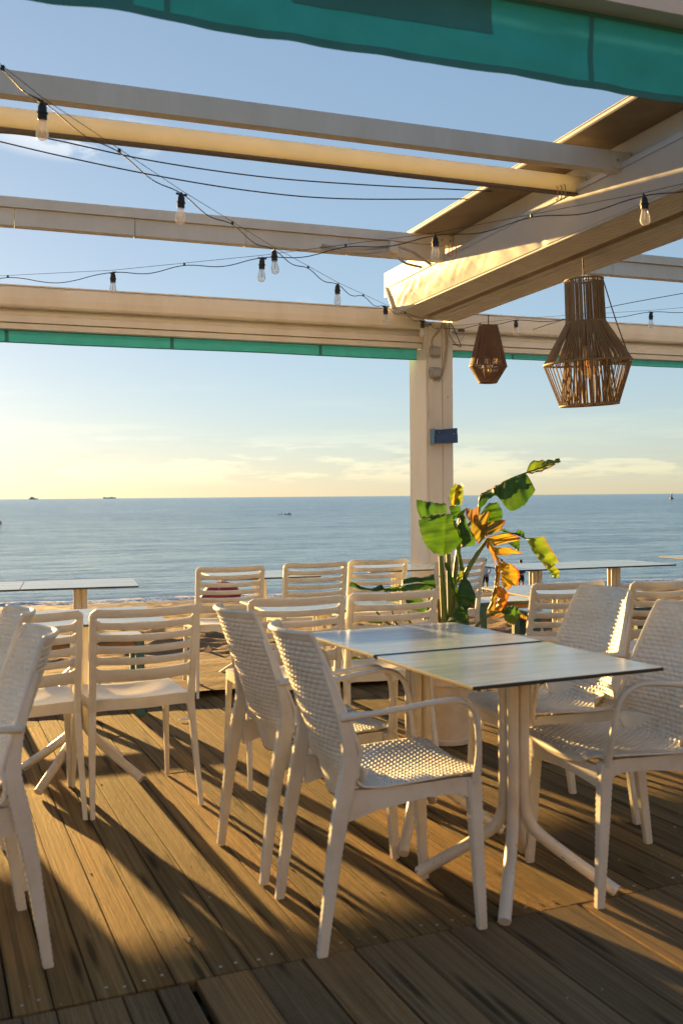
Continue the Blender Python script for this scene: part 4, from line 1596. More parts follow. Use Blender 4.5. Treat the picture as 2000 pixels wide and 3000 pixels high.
# ------------------------------------------------------------------ low wooden benches with teal frames
def bench(label, x, y, a, L, D, h=0.46):
    t = thing('low_bench', label, 'bench', (x, y, 0), R(a), 'low teal benches')
    MB().bbox((0, 0, h - 0.010), (L, D, 0.020), 0.003).build('rim_board', M['teal'], t, smooth=False)
    MB().box((0, 0, h + 0.0017), (L - 0.004, D - 0.004, 0.0028)).build('top', M['slabtop'], t, smooth=False)
    for s in (-1, 1):
        MB().bbox((0, s * (D / 2 - 0.035), h - 0.054), (L - 0.10, 0.022, 0.066), 0.003).build('apron', M['oak'], t, smooth=False)
    for sx in (-1, 1):
        MB().bbox((sx * (L / 2 - 0.06), 0, h - 0.054), (0.022, D - 0.10, 0.062), 0.003).build('apron', M['oak'], t, smooth=False)
        for sy_ in (-1, 1):
            MB().bbox((sx * (L / 2 - 0.035), sy_ * (D / 2 - 0.035), (h - 0.022) / 2), (0.048, 0.048, h - 0.022), 0.003).build('leg', M['teal'], t, smooth=False)
        MB().bbox((sx * (L / 2 - 0.035), 0, 0.13), (0.022, D - 0.122, 0.045), 0.003).build('stretcher', M['oak'], t, smooth=False)
    MB().bbox((0, 0, 0.13), (L - 0.095, 0.030, 0.045), 0.003).build('stretcher', M['oak'], t, smooth=False)
    return t


bench('long low bench with pale top and teal legs, at left behind the slatted chairs', -1.915, 5.625, 21, 1.56, 0.28)
bench('unseen low teal bench beyond the left edge, added to shade the deck', -3.34, 5.87, 21, 1.45, 0.30)  # out of view, added to cast shade on the boards at lower left
bench('low bench with pale top and teal legs, behind the orange banana leaves', 1.22, 7.72, 20, 0.52, 0.36, 0.46)
bench('long low bench with teal edge, behind the two right slatted chairs', 1.76, 7.10, 19, 1.05, 0.28, 0.46)


# ------------------------------------------------------------------ banana plant in its pot
PY = 5.15
pot = thing('plant_pot', 'round white plastic plant pot standing on the deck', 'plant pot', at(1305, 2172, PY))
pot.location.z = 0.0
MB().lathe([(0.135, 0.0), (0.150, 0.006), (0.152, 0.03), (0.148, 0.034), (0.168, 0.30), (0.172, 0.31), (0.182, 0.312), (0.190, 0.40), (0.190, 0.42), (0.178, 0.42), (0.174, 0.39), (0.001, 0.385)], 40).build('pot_wall', M['pot'], pot)
MB().lathe([(0.173, 0.386), (0.10, 0.394), (0.001, 0.398)], 30).build('soil', M['soil'], pot)

plant = thing('banana_plant', 'potted banana plant with torn green and orange leaves before the post', 'plant', (pot.location.x, pot.location.y, 0.0))
pl = plant.location.copy()
LM = {
    'g': leafmat('leaf_green', (0.030, 0.085, 0.015), (0.055, 0.13, 0.02), (0.042, 0.125, 0.008), (0.095, 0.20, 0.012)),
    'y': leafmat('leaf_yellow_green', (0.09, 0.16, 0.02), (0.14, 0.20, 0.03), (0.19, 0.33, 0.02), (0.32, 0.42, 0.03), (0.30, 0.20, 0.05)),
    'd': leafmat('leaf_dark_green', (0.018, 0.060, 0.020), (0.030, 0.085, 0.022), (0.05, 0.15, 0.015), (0.09, 0.22, 0.02)),
    'o': leafmat('leaf_orange', (0.34, 0.17, 0.02), (0.42, 0.22, 0.03), (0.62, 0.42, 0.03), (0.74, 0.55, 0.05), (0.42, 0.07, 0.01)),
    'r': leafmat('leaf_red_orange', (0.36, 0.10, 0.02), (0.42, 0.17, 0.02), (0.62, 0.24, 0.02), (0.70, 0.36, 0.03), (0.35, 0.06, 0.02)),
    'b': leafmat('leaf_brown', (0.13, 0.095, 0.03), (0.20, 0.14, 0.045), (0.28, 0.22, 0.03), (0.42, 0.34, 0.04), (0.22, 0.06, 0.03)),
    'n': leafmat('leaf_dry_red', (0.19, 0.10, 0.05), (0.27, 0.14, 0.07), (0.30, 0.17, 0.06), (0.38, 0.22, 0.08)),
}


def cpt(c, d, crop=(1150, 1300, 0.3508)):
    return at(crop[0] + c[0] * crop[2], crop[1] + c[1] * crop[2], PY + d)


def leaf(kind, A, B, dA=0.0, dB=0.0, bulge=0.03, n=22, m=9, ragged=0.004, name='leaf', crop=None):
    """blade between the midrib A and the outer edge B (both are drawn as curves with their own depth)"""
    kw = {'crop': crop} if crop else {}

    def ex(d, k):
        return list(d) if isinstance(d, (list, tuple)) else [d] * k
    a = crom([tuple(cpt(p, d, **kw)) for p, d in zip(A, ex(dA, len(A)))], n)
    b = crom([tuple(cpt(p, d, **kw)) for p, d in zip(B, ex(dB, len(B)))], n)
    g = np.zeros((n, m, 3))
    for i in range(n):
        along = (a[min(i + 1, n - 1)] - a[max(i - 1, 0)])
        across = b[i] - a[i]
        nr = np.cross(along, across)
        nr /= max(1e-9, np.linalg.norm(nr))
        if nr[1] > 0:
            nr = -nr
        rag = 1.0 + ragged * (noise.noise(Vector((i * 0.9, kind.__hash__() % 7, len(A)))) * 3) / max(0.03, np.linalg.norm(across)) * 0.6
        for j in range(m):
            t = j / (m - 1)
            p = a[i] + across * t * (1 + (rag - 1) * t)
            p = p + nr * bulge * math.sin(math.pi * t) * (0.7 + 0.3 * math.sin(i * 0.7))
            p = p + nr * 0.003 * math.sin(i * 1.1 + t * 2)
            g[i, j] = p
    g -= np.array(pl)
    mb = MB()
    mb.grid(g)
    me = mb.mesh(name, LM[kind], angle=0)
    uvl = me.uv_layers.new(name='UVMap')
    nm = n * m
    vid = np.zeros(len(me.loops), dtype=int)
    me.loops.foreach_get('vertex_index', vid)
    k = vid % nm
    uv = np.stack([(k // m) / (n - 1), (k % m) / (m - 1)], axis=1).astype(np.float32)
    uvl.data.foreach_set('uv', uv.ravel())
    return link(name, me, plant)


def stem(pts, r0, r1, kind='stem', deps=None, name='stem', crop=None):
    kw = {'crop': crop} if crop else {}
    deps = deps or [0.0] * len(pts)
    q = crom([tuple(cpt(p, d, **kw)) for p, d in zip(pts, deps)], 30)
    rr = [r0 + (r1 - r0) * i / 29 for i in range(30)]
    mat = M['stem'] if kind == 'stem' else LM[kind]
    return MB().tube([Vector(p) - pl for p in q], rr, 10).build(name, mat, plant)


M['stem_b'] = simple('brown_stem', (0.16, 0.09, 0.04), 0.6)
# pseudo-stems rising out of the pot (below the tables' line of sight they carry on down to the soil)
base = (450, 2080)
stem([(465, 2090), (445, 1700), (425, 1350), (400, 935)], 0.026, 0.012)
stem([(480, 2090), (485, 1700), (480, 1350), (462, 920)], 0.026, 0.011, deps=[0, 0, 0.02, 0.03])
stem([(440, 2090), (410, 1700), (395, 1450), (375, 1300)], 0.020, 0.010, 'b', deps=[0.03, 0.05, 0.05, 0.05])
stem([(500, 2090), (520, 1650), (545, 1350), (600, 1110), (700, 930), (790, 800)], 0.028, 0.009, deps=[0, 0, -0.02, -0.03, -0.04, -0.04])
stem([(510, 2090), (540, 1600), (590, 1200), (560, 960), (535, 850)], 0.024, 0.009, 'y', deps=[0.02] * 5)
stem([(500, 2090), (500, 1500), (520, 1100), (545, 900), (600, 720), (700, 600), (728, 500)], 0.022, 0.008, deps=[0.04, 0.05, 0.06, 0.07, 0.07, 0.06, 0.05])
stem([(520, 2090), (580, 1750), (640, 1600), (780, 1445), (900, 1400)], 0.014, 0.006, deps=[0, -0.05, -0.10, -0.14, -0.15])
stem([(495, 2080), (420, 1800), (300, 1450), (320, 1200), (345, 1180)], 0.014, 0.006, deps=[0, 0.04, 0.05, 0.0, -0.02])
stem([(790, 800), (900, 760), (1010, 750), (1110, 790)], 0.007, 0.004, 'y', deps=[-0.04, 0, 0.02, 0.0], name='midrib')
stem([(785, 790), (845, 900), (885, 1010), (880, 1150), (860, 1300), (800, 1430)], 0.008, 0.004, 'o', deps=[-0.04, -0.06, -0.07, -0.07, -0.06, -0.05], name='midrib')
stem([(725, 520), (735, 432), (840, 385), (960, 305), (1112, 243), (1400, 145)], 0.007, 0.002, 'y', deps=[0.05, 0.04, 0.03, 0.02, 0.0, -0.05], name='midrib')
# upper right leaf
leaf('g', [(726, 434), (800, 405), (870, 372), (960, 307), (1040, 275), (1112, 247)], [(728, 545), (800, 470), (862, 434), (975, 556), (1090, 515), (1190, 388)], [0.04, 0.03, 0.02, 0.01, 0, 0], [0.0, -0.03, -0.06, -0.10, -0.11, -0.10], 0.03, 34, 12)
leaf('n', [(726, 432), (840, 385), (950, 312)], [(732, 424), (860, 350), (965, 296)], 0.03, 0.10, 0.005)
leaf('y', [(1112, 243), (1240, 213), (1398, 150)], [(1180, 140), (1300, 138), (1396, 136)], [0, -0.02, -0.05], [0.06, 0.05, -0.03], 0.02)
leaf('n', [(1112, 245), (1240, 216), (1390, 152)], [(1130, 252), (1250, 228), (1385, 160)], [0, -0.02, -0.05], -0.04, 0.004)
# leaf behind it
leaf('g', [(800, 492), (735, 585), (702, 690)], [(848, 458), (912, 555), (908, 655)], [0.10, 0.09, 0.08], [0.12, 0.10, 0.06], 0.04)
leaf('d', [(850, 745), (900, 720), (960, 740)], [(870, 700), (935, 712), (1010, 760)], 0.06, 0.05, 0.01)
# left leaves
leaf('d', [(452, 575), (335, 592), (228, 622)], [(438, 508), (320, 488), (198, 466)], [0.0, 0, 0.02], [0.07, 0.05, 0.05], 0.03)
leaf('y', [(450, 580), (335, 595), (230, 618)], [(430, 602), (330, 612), (235, 632)], 0.01, -0.02, 0.005)
leaf('g', [(446, 588), (438, 700), (433, 820), (428, 932)], [(214, 642), (232, 740), (272, 840), (340, 914)], [0, -0.03, -0.05, -0.05], [-0.06, -0.10, -0.11, -0.08], 0.03, 26, 12)
leaf('g', [(446, 588), (438, 700), (433, 820), (428, 932)], [(478, 604), (548, 705), (584, 798), (510, 886)], [0, -0.03, -0.05, -0.05], [0.02, 0.0, -0.02, -0.04], 0.03, 26, 12)
# young upright rolled leaf
leaf('y', [(482, 512), (474, 400), (520, 333)], [(578, 512), (588, 400), (572, 318)], [0.02, 0.02, 0.02], [0.03, 0.05, 0.05], 0.045)
leaf('o', [(482, 512), (505, 430), (530, 340)], [(520, 512), (545, 420), (560, 350)], [0.0, -0.02, 0.0], 0.02, 0.015)
leaf('d', [(470, 520), (480, 570), (500, 640)], [(560, 520), (570, 560), (545, 610)], 0.01, 0.01, 0.02)
# hanging centre leaves
leaf('d', [(575, 610), (548, 680), (575, 790), (565, 872)], [(605, 600), (625, 680), (688, 790), (682, 846)], [0, -0.02, -0.03, -0.03], [-0.02, -0.05, -0.08, -0.06], 0.025)
leaf('y', [(535, 600), (540, 690), (560, 790)], [(608, 540), (580, 650), (575, 760)], 0.0, -0.03, 0.015)
leaf('y', [(500, 640), (520, 720), (560, 790)], [(525, 640), (540, 720), (572, 780)], -0.03, -0.03, 0.004)
# browned leaf
leaf('n', [(612, 612), (650, 650), (700, 690)], [(610, 530), (665, 548), (720, 518)], -0.02, [-0.03, -0.05, -0.03], 0.02)
leaf('b', [(640, 615), (700, 690), (785, 778)], [(720, 590), (800, 565), (800, 610)], [-0.02, -0.04, -0.06], [-0.03, -0.04, -0.05], 0.02)
leaf('b', [(712, 692), (745, 728), (788, 770)], [(850, 642), (938, 640), (900, 722)], [-0.03, -0.04, -0.05], [-0.08, -0.11, -0.09], 0.025)
leaf('b', [(650, 650), (712, 692), (788, 772)], [(640, 730), (682, 800), (722, 832)], [-0.02, -0.03, -0.05], -0.07, 0.015)
# orange leaf with torn segments
leaf('o', [(788, 778), (815, 815), (842, 856)], [(975, 748), (1058, 782), (1055, 806)], [-0.05, -0.06, -0.07], [-0.10, -0.12, -0.11], 0.02)
leaf('o', [(838, 862), (850, 895), (862, 930)], [(960, 866), (1086, 914), (1000, 922)], -0.07, -0.12, 0.012)
leaf('r', [(782, 800), (832, 885), (848, 965)], [(776, 852), (822, 920), (856, 1005)], -0.05, -0.07, 0.008)
leaf('o', [(888, 985), (902, 1080), (938, 1132)], [(985, 1000), (1058, 1075), (1040, 1188)], [-0.07, -0.07, -0.08], [-0.11, -0.14, -0.13], 0.02)
leaf('o', [(905, 1085), (900, 1130), (912, 1178)], [(1004, 1170), (985, 1200), (962, 1218)], -0.07, -0.11, 0.01)
leaf('b', [(880, 940), (905, 985), (935, 1040)], [(900, 960), (950, 1000), (940, 1045)], -0.08, -0.10, 0.006)
leaf('r', [(868, 1180), (872, 1300), (848, 1398)], [(908, 1190), (968, 1272), (905, 1398)], [-0.07, -0.06, -0.05], [-0.10, -0.12, -0.08], 0.02)
leaf('b', [(862, 1020), (842, 1220), (775, 1430)], [(886, 1010), (866, 1260), (850, 1410)], -0.06, -0.08, 0.012)
leaf('n', [(775, 1420), (800, 1440), (850, 1460)], [(800, 1390), (880, 1400), (950, 1420)], -0.06, -0.08, 0.01)
# right green leaf
leaf('y', [(1108, 790), (1180, 918), (1258, 1010), (1330, 1110)], [(1258, 772), (1322, 880), (1382, 988), (1300, 1000)], [0.0, -0.02, -0.03, -0.03], [-0.06, -0.08, -0.08, -0.06], 0.03, 26, 10)
leaf('y', [(1255, 1005), (1300, 1060), (1345, 1125)], [(1330, 1000), (1388, 1060), (1384, 1112)], -0.03, -0.06, 0.012)
leaf('g', [(958, 826), (1000, 860), (1045, 892)], [(1052, 798), (1060, 842), (1052, 888)], 0.02, 0.0, 0.015)
leaf('d', [(1000, 742), (1050, 755), (1098, 775)], [(1040, 715), (1080, 730), (1102, 745)], 0.02, 0.0, 0.02)
# low leaves
leaf('y', [(896, 1410), (960, 1428), (1062, 1420)], [(930, 1478), (996, 1516), (1045, 1470)], -0.14, -0.19, 0.02)
leaf('d', [(896, 1410), (960, 1428), (1062, 1420)], [(930, 1372), (1010, 1350), (1050, 1395)], -0.14, -0.10, 0.02)
leaf('b', [(1050, 1400), (1080, 1420), (1108, 1440)], [(1060, 1450), (1090, 1465), (1118, 1470)], -0.14, -0.16, 0.008)
leaf('d', [(594, 1082), (548, 1200), (560, 1360)], [(640, 1150), (692, 1290), (622, 1385)], [-0.03, -0.04, -0.03], [-0.07, -0.11, -0.08], 0.03)
leaf('g', [(430, 980), (470, 1150), (560, 1360)], [(455, 990), (520, 1170), (600, 1350)], -0.03, -0.06, 0.012)
leaf('d', [(438, 1505), (490, 1432), (535, 1378)], [(622, 1510), (628, 1450), (622, 1388)], [-0.08, -0.06, -0.05], [-0.13, -0.13, -0.10], 0.03)
leaf('y', [(540, 1100), (530, 1150), (520, 1190)], [(580, 1060), (585, 1110), (560, 1150)], 0.0, -0.02, 0.01)
c3 = (850, 1620, 0.2870)
leaf('d', [(600, 340), (720, 372), (860, 388), (1060, 352), (1260, 300), (1480, 330)], [(625, 318), (690, 355), (860, 378), (1070, 345), (1250, 270), (1465, 215)], [0.25, 0.22, 0.16, 0.10, 0.04, 0.0], [0.27, 0.24, 0.18, 0.13, 0.10, 0.06], 0.025, 30, 9, crop=c3)
leaf('g', [(900, 392), (1060, 368), (1260, 312), (1480, 335)], [(1010, 395), (1180, 388), (1380, 372), (1485, 352)], [0.16, 0.10, 0.04, 0.0], [0.10, 0.04, -0.02, -0.03], 0.02, 26, 9, crop=c3)
leaf('y', [(940, 380), (990, 382), (1040, 378)], [(945, 395), (1000, 398), (1060, 392)], 0.1, 0.08, 0.005, crop=c3)
leaf('g', [(900, 450), (980, 490), (1100, 495)], [(960, 430), (1060, 430), (1120, 440)], 0.12, 0.15, 0.01, crop=c3)
leaf('g', [(1150, 445), (1240, 580), (1340, 590)], [(1300, 430), (1390, 520), (1400, 560)], 0.05, 0.02, 0.02, crop=c3)
leaf('d', [(1310, 640), (1340, 660), (1360, 680)], [(1400, 600), (1400, 640), (1385, 670)], 0.05, 0.02, 0.01, crop=c3)
leaf('o', [(650, 690), (690, 705), (745, 700)], [(660, 672), (700, 668), (745, 675)], 0.1, 0.1, 0.008, crop=c3)
leaf('y', [(745, 690), (830, 715), (940, 725)], [(765, 672), (850, 672), (930, 685)], 0.1, 0.1, 0.01, crop=c3)
leaf('y', [(665, 785), (720, 800), (790, 795)], [(680, 772), (730, 772), (795, 780)], 0.1, 0.1, 0.006, crop=c3)
leaf('g', [(610, 1065), (690, 1130), (775, 1125)], [(640, 1050), (700, 1070), (775, 1100)], 0.0, -0.04, 0.01, crop=c3)
stem([(1480, 1500), (1200, 900), (960, 690), (880, 600)], 0.012, 0.005, deps=[0, 0.04, 0.1, 0.12], crop=c3)
stem([(1480, 1500), (1300, 900), (1080, 720), (1040, 590)], 0.012, 0.005, deps=[0, 0.04, 0.08, 0.10], crop=c3)
stem([(1500, 1500), (1350, 900), (1215, 700), (1200, 600)], 0.012, 0.005, deps=[0, 0.04, 0.05, 0.06], crop=c3)


# ------------------------------------------------------------------ beach things
def umbrella():
    base_p = on_beach(642, 1768)
    t = thing('beach_umbrella', 'open red beach umbrella lying on the sand by the water', 'umbrella', base_p)
    k = base_p.y / F                                        # metres per photo pixel at its distance
    Rr = 62 * k
    rim, apex = [], Vector((0, 0, 0))
    ax = Matrix.Rotation(R(-4), 3, 'Y') @ Matrix.Rotation(R(38), 3, 'X')
    cen = Vector((0.05, 0, 24 * k))
    reds = [simple('umbrella_crimson', (0.42, 0.02, 0.06), 0.6), simple('umbrella_red', (0.75, 0.05, 0.03), 0.6)]
    for i in range(8):
        a0, a1 = 2 * math.pi * i / 8, 2 * math.pi * (i + 1) / 8
        g = np.zeros((10, 9, 3))
        for u in range(10):
            s = u / 9
            for v in range(9):
                a = a0 + (a1 - a0) * v / 8
                sag = 1 - 0.06 * math.sin(math.pi * v / 8) * s
                r = Rr * math.sin(s * 1.15) / math.sin(1.15) * sag
                z = Rr * 0.48 * (math.cos(s * 1.15) - math.cos(1.15)) / (1 - math.cos(1.15))
                g[u, v] = ax @ Vector((r * math.cos(a), r * math.sin(a), z)) + cen
        MB().shell(g, 0.004).build('panel', reds[1] if i in (5, 6) else reds[0], t, angle=0)
    top = ax @ Vector((0, 0, Rr * 0.48)) + cen
    MB().tube([top + (ax @ Vector((0, 0, 0.08))), ax @ Vector((0, 0, -Rr * 0.8)) + cen], 0.018, 8).build('pole', M['frame'], t)
    for i in range(8):
        a0 = 2 * math.pi * i / 8
        MB().tube([top, ax @ Vector((Rr * 0.98 * math.cos(a0), Rr * 0.98 * math.sin(a0), 0.0)) + cen], 0.006, 5).build('rib', M['black'], t)


umbrella()


def skin_mesh(name, joints, edges, mat, parent, root=0, sub=2):
    me = bpy.data.meshes.new(name)
    me.from_pydata([j[:3] for j in joints], edges, [])
    me.materials.append(mat)
    o = link(name, me, parent)
    md = o.modifiers.new('skin', 'SKIN')
    md.use_smooth_shade = True
    for i, j in enumerate(joints):
        r = j[3]
        me.skin_vertices[0].data[i].radius = r if isinstance(r, tuple) else (r, r)
    me.skin_vertices[0].data[root].use_root = True
    s = o.modifiers.new('sub', 'SUBSURF')
    s.levels = sub
    s.render_levels = sub
    return o


def person(label, foot, rz, shirt, shorts, hair, skin, scale=1.0, long_top=False, cap=False):
    t = thing('person', label, 'person', foot, rz, 'people on the beach')
    t.scale = (scale,) * 3
    J = [(0, 0, 0.93, (0.135, 0.10)), (0, 0, 1.12, (0.125, 0.09)), (0, 0.01, 1.32, (0.155, 0.095)), (0, 0.0, 1.45, (0.09, 0.07)), (0, 0, 1.52, 0.052), (0, 0.01, 1.60, (0.075, 0.088)), (0, 0.012, 1.70, (0.072, 0.088)),
         (-0.095, 0, 0.86, 0.090), (-0.105, 0.01, 0.48, 0.056), (-0.115, -0.01, 0.30, 0.054), (-0.115, 0, 0.09, 0.037), (-0.12, 0.11, 0.035, (0.042, 0.03)),
         (0.095, 0, 0.86, 0.090), (0.105, 0.01, 0.48, 0.056), (0.12, -0.01, 0.30, 0.054), (0.12, 0, 0.09, 0.037), (0.125, 0.11, 0.035, (0.042, 0.03)),
         (-0.185, 0, 1.42, 0.055), (-0.275, -0.03, 1.16, 0.043), (-0.13, -0.16, 0.97, 0.034), (-0.05, -0.18, 0.93, 0.036),
         (0.185, 0, 1.42, 0.055), (0.275, -0.03, 1.16, 0.043), (0.13, -0.16, 0.97, 0.034), (0.05, -0.18, 0.93, 0.036)]
    E = [(0, 1), (1, 2), (2, 3), (3, 4), (4, 5), (5, 6), (0, 7), (7, 8), (8, 9), (9, 10), (10, 11), (0, 12), (12, 13), (13, 14), (14, 15), (15, 16),
         (2, 17), (17, 18), (18, 19), (19, 20), (2, 21), (21, 22), (22, 23), (23, 24)]
    skin_mesh('body', J, E, skin, t)
    low = 0.70 if long_top else 0.88
    JT = [(0, 0, low, (0.165, 0.125)), (0, 0, 1.12, (0.145, 0.110)), (0, 0.01, 1.32, (0.175, 0.115)), (0, 0, 1.45, (0.10, 0.082)), (-0.19, 0, 1.42, 0.072), (-0.28, -0.03, 1.16, 0.060), (-0.16, -0.13, 1.00, 0.050),
          (0.19, 0, 1.42, 0.072), (0.28, -0.03, 1.16, 0.060), (0.16, -0.13, 1.00, 0.050)]
    skin_mesh('shirt', JT, [(0, 1), (1, 2), (2, 3), (2, 4), (4, 5), (5, 6), (2, 7), (7, 8), (8, 9)], shirt, t)
    JS = [(0, 0, 0.94, (0.155, 0.12)), (-0.095, 0, 0.84, 0.11), (-0.108, 0.01, 0.52, 0.10), (0.095, 0, 0.84, 0.11), (0.108, 0.01, 0.52, 0.10)]
    skin_mesh('shorts', JS, [(0, 1), (1, 2), (0, 3), (3, 4)], shorts, t)
    mb = MB().lathe([(0.086, 1.63), (0.098, 1.67), (0.092, 1.73), (0.06, 1.775), (0.001, 1.785)], 20, (0, -0.005, 0))
    if cap:
        mb.box((0, 0.10, 1.67), (0.13, 0.10, 0.012))
    mb.build('cap' if cap else 'hair', hair, t)
    for s in (-1, 1):
        MB().lathe([(0.004, -0.02), (0.012, 0.0), (0.004, 0.02)], 8, (s * 0.08, 0.0, 1.625)).build('ear', skin, t)
    return t


skin_m = simple('skin', (0.42, 0.24, 0.16), 0.6)
dark = simple('dark_cloth', (0.018, 0.019, 0.024), 0.8)
f1 = on_beach(1420, 1735)
person('person in a white shirt and dark shorts standing by the water, hands behind back', f1, 0.15, simple('white_shirt', (0.62, 0.62, 0.66), 0.8), dark, simple('dark_hair', (0.02, 0.016, 0.014), 0.6), skin_m, f1.y * 103 / F / 1.785)
f2 = on_beach(1525, 1731)
person('person in black with a cap standing by the water, half hidden by leaves', f2, -0.5, dark, dark, simple('grey_cap', (0.05, 0.05, 0.055), 0.7), skin_m, f2.y * 92 / F / 1.785, True, True)

card = thing('card_scrap', 'pale triangular scrap of card standing on the sand', 'card', on_beach(610, 1924))
MB().loft([[Vector((-0.045, 0.0, -0.02)), Vector((0.045, 0.01, -0.02)), Vector((0.0, 0.02, 0.055))], [Vector((-0.045, 0.004, -0.02)), Vector((0.045, 0.014, -0.02)), Vector((0.0, 0.024, 0.055))]]).build('sheet', M['card'], card, smooth=False)
d = ray(537, 2112)
pp = Vector((0, 0, EYE)) + d * (EYE / -d.z)
g = np.zeros((5, 4, 3))
for i in range(5):
    for j in range(4):
        g[i, j] = (pp.x - 0.03 + 0.015 * i, pp.y - 0.012 + 0.010 * j + 0.004 * i, 0.0045 + 0.004 * math.sin(i * 1.3) ** 2 + 0.002 * (j % 2))
tag(MB().shell(g, 0.0006).build('paper_scrap', M['paper'], smooth=False), 'crumpled white scrap of paper lying on the planks', 'paper')

# ------------------------------------------------------------------ things on the sea


def sea_at(px, py):
    d = ray(px, py)
    return Vector((0, 0, EYE)) + d * ((SEA - EYE) / d.z)


pale = simple('hazy_hull', (0.85, 0.80, 0.70), 0.7)  # distance haze is put into the pale hull colours
pale2 = simple('pale_hull', (0.92, 0.90, 0.84), 0.7)


def ship(label, px, Y, Lpx, mat, decks, tower):
    p = at(px, 1462, Y)
    p.z = SEA
    k = Y / F
    t = thing('ship', label, 'ship', p, 0.0, 'ships on the horizon')
    L = Lpx * k
    h = 3.0 * k
    mb = MB()
    n = 12
    rings = []
    for i in range(n):
        s = i / (n - 1)
        x = (s - 0.5) * L
        w = L * 0.09 * math.sin(math.pi * min(1, 0.12 + 0.88 * (1 - abs(2 * s - 1)) ** 0.6) / 2 + 0.05)
        sh = h * (1.0 + 0.35 * s ** 4)
        rings.append([Vector((x, -w, -1)), Vector((x, w, -1)), Vector((x + (0.02 * L if s > 0.8 else 0), w * 1.1, sh)), Vector((x + (0.02 * L if s > 0.8 else 0), -w * 1.1, sh))])
    mb.loft(rings)
    mb.build('hull', mat, t, smooth=False)
    for i, (x0, x1, hh) in enumerate(decks):
        MB().box(((x0 + x1) / 2 * L, 0, h + hh * k * 0.5 - 0.1), ((x1 - x0) * L, L * 0.12, hh * k)).build('deckhouse', mat, t, smooth=False)
    for x, hh, w in tower:
        MB().loft([[Vector((x * L + a * w * k, b * w * k, h)) for a, b in ((-1, -1), (1, -1), (1, 1), (-1, 1))], [Vector((x * L + (a * 0.5 - 0.8) * w * k, b * 0.5 * w * k, h + hh * k)) for a, b in ((-1, -1), (1, -1), (1, 1), (-1, 1))]]).build('funnel', mat, t, smooth=False)


ship('grey ship silhouette on the horizon at left', 98, 7000, 27, pale, ((-0.36, 0.22, 2.4), (-0.26, 0.02, 4.6)), ((-0.12, 7.5, 0.8),))
ship('pale ship silhouette on the horizon, right of the grey one', 321, 9500, 38, pale2, ((-0.42, 0.30, 1.0), (-0.45, -0.30, 2.0), (0.05, 0.30, 2.0)), ((-0.05, 2.6, 0.8),))

bp = sea_at(1966, 1462)
by = thing('navigation_buoy', 'dark navigation buoy on the sea near the right edge', 'buoy', bp)
k = bp.y / F
MB().lathe([(5.5 * k, -0.3), (6.0 * k, 1.5 * k), (5.5 * k, 3.0 * k), (2.5 * k, 4.0 * k)], 16).build('float', simple('buoy_red', (0.20, 0.05, 0.04), 0.6), by)
MB().lathe([(2.2 * k, 4 * k), (1.6 * k, 9 * k), (1.4 * k, 15 * k)], 12).build('tower', dark, by)
MB().lathe([(1.6 * k, 15 * k), (1.6 * k, 18 * k), (0.3 * k, 19 * k), (0.25 * k, 25 * k)], 12).build('lantern', M['pot'], by)
rp_ = sea_at(1, 1534)
o = tag(MB().lathe([(0.02, -0.2), (0.22, -0.1), (0.30, 0.08), (0.28, 0.26), (0.16, 0.40), (0.05, 0.44), (0.04, 0.52)], 16).build('marker_buoy', simple('buoy_scarlet', (0.55, 0.06, 0.03), 0.5)), 'small red marker buoy floating at the left edge', 'buoy')
o.location = rp_
for px_, lab, h_ in ((816, 'small dark float left of the paddler, the fainter one', 0.28), (824.5, 'small dark float close to the paddler', 0.45)):
    q_ = sea_at(px_, 1507)
    o = tag(MB().lathe([(0.05, -0.2), (0.13, 0.0), (0.15, h_ * 0.5), (0.07, h_ * 0.9), (0.01, h_)], 12).build('marker_float', dark), lab, 'buoy', 'floats beside the paddler')
    o.location = q_
kp = sea_at(843, 1507)
ky = thing('rowing_boat', 'low dark rowing boat with a crouched figure far out on the sea', 'boat', kp)
k = kp.y / F
rings = []
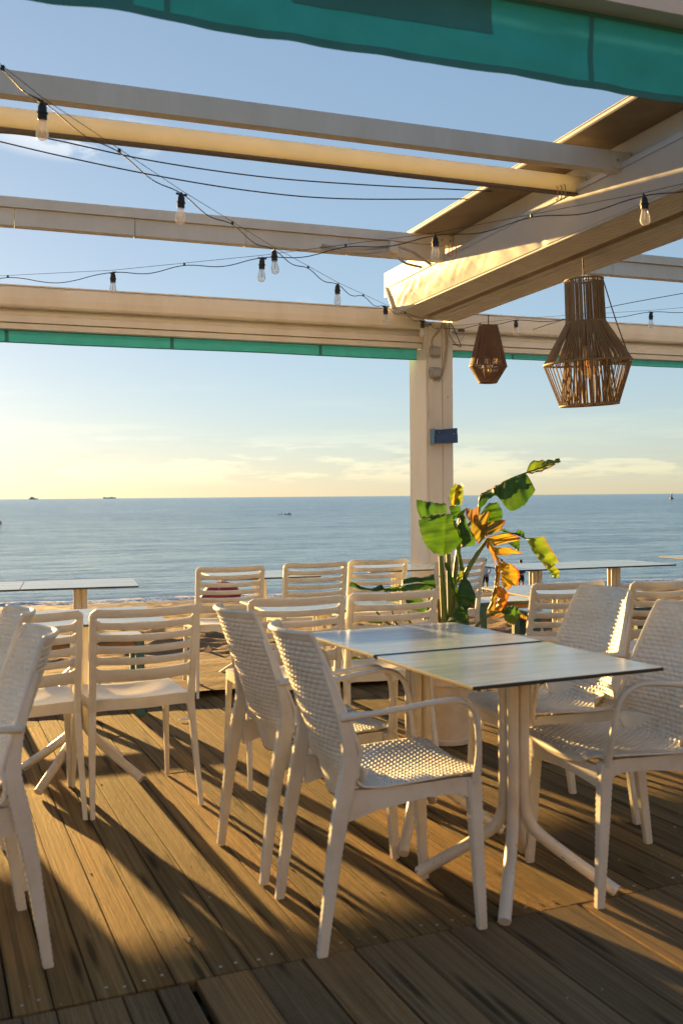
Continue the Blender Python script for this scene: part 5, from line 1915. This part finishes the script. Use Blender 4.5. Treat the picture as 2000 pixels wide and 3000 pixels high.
for i in range(11):
    s = -1 + 2 * i / 10
    w = 0.34 * math.sqrt(max(0.02, 1 - s * s))
    rings.append([Vector((s * 11 * k, -w, 0.16 + 0.05 * s * s)), Vector((s * 10.5 * k, -w * 0.5, -0.1)), Vector((s * 10.5 * k, w * 0.5, -0.1)), Vector((s * 11 * k, w, 0.16 + 0.05 * s * s))])
MB().loft(rings).build('hull', simple('boat_hull', (0.06, 0.07, 0.08), 0.5), ky, smooth=False)
skin_mesh('rower', [(2 * k, 0, 0.15, 0.16), (3.5 * k, 0, 0.32, 0.15), (5.0 * k, 0, 0.36, 0.13), (6.5 * k, 0, 0.34, 0.09)], [(0, 1), (1, 2), (2, 3)], dark, ky)

# a curled dry leaf lying on the near boards
d = ray(545, 2752)
pp = Vector((0, 0, EYE)) + d * (EYE / -d.z)
g = np.zeros((9, 5, 3))
for i in range(9):
    s = i / 8
    for j in range(5):
        w = (j / 4 - 0.5) * 0.030 * math.sin(math.pi * min(1, s + 0.06)) ** 0.7
        q_ = Vector((0.35, -0.94, 0)) * (s * 0.075) + Vector((0.94, 0.35, 0)) * w
        g[i, j] = (pp.x + q_.x, pp.y + q_.y, 0.004 + 0.012 * s * s + 0.010 * (j / 4 - 0.5) ** 2 * 4 * math.sin(math.pi * s))
tag(MB().shell(g, 0.0005).build('dry_leaf', simple('dry_leaf', (0.16, 0.085, 0.035), 0.8)), 'small curled brown dry leaf lying on a sunlit plank', 'leaf')

# crumbs, shell chips and sand blown over the boards
mb = MB()
rr = random.Random(21)
for k in range(420):
    xd, yd = rr.uniform(0.1, 4.5), rr.triangular(1.6, 7.1, 2.6)
    p = dX * xd + dY * yd
    s = rr.choice((0.0012, 0.0016, 0.0022, 0.0035))
    m3 = Matrix.Rotation(rr.uniform(0, 6), 3, 'Z')
    mb.box((p.x, p.y, s * 0.4), (s * rr.uniform(0.8, 2.2), s, s * 0.8), m3)
tag(mb.build('crumbs', simple('shell_chips', (0.52, 0.47, 0.40), 0.8, var=0.4), smooth=False), 'pale crumbs and shell chips scattered over the deck boards', 'crumbs', kind='stuff')
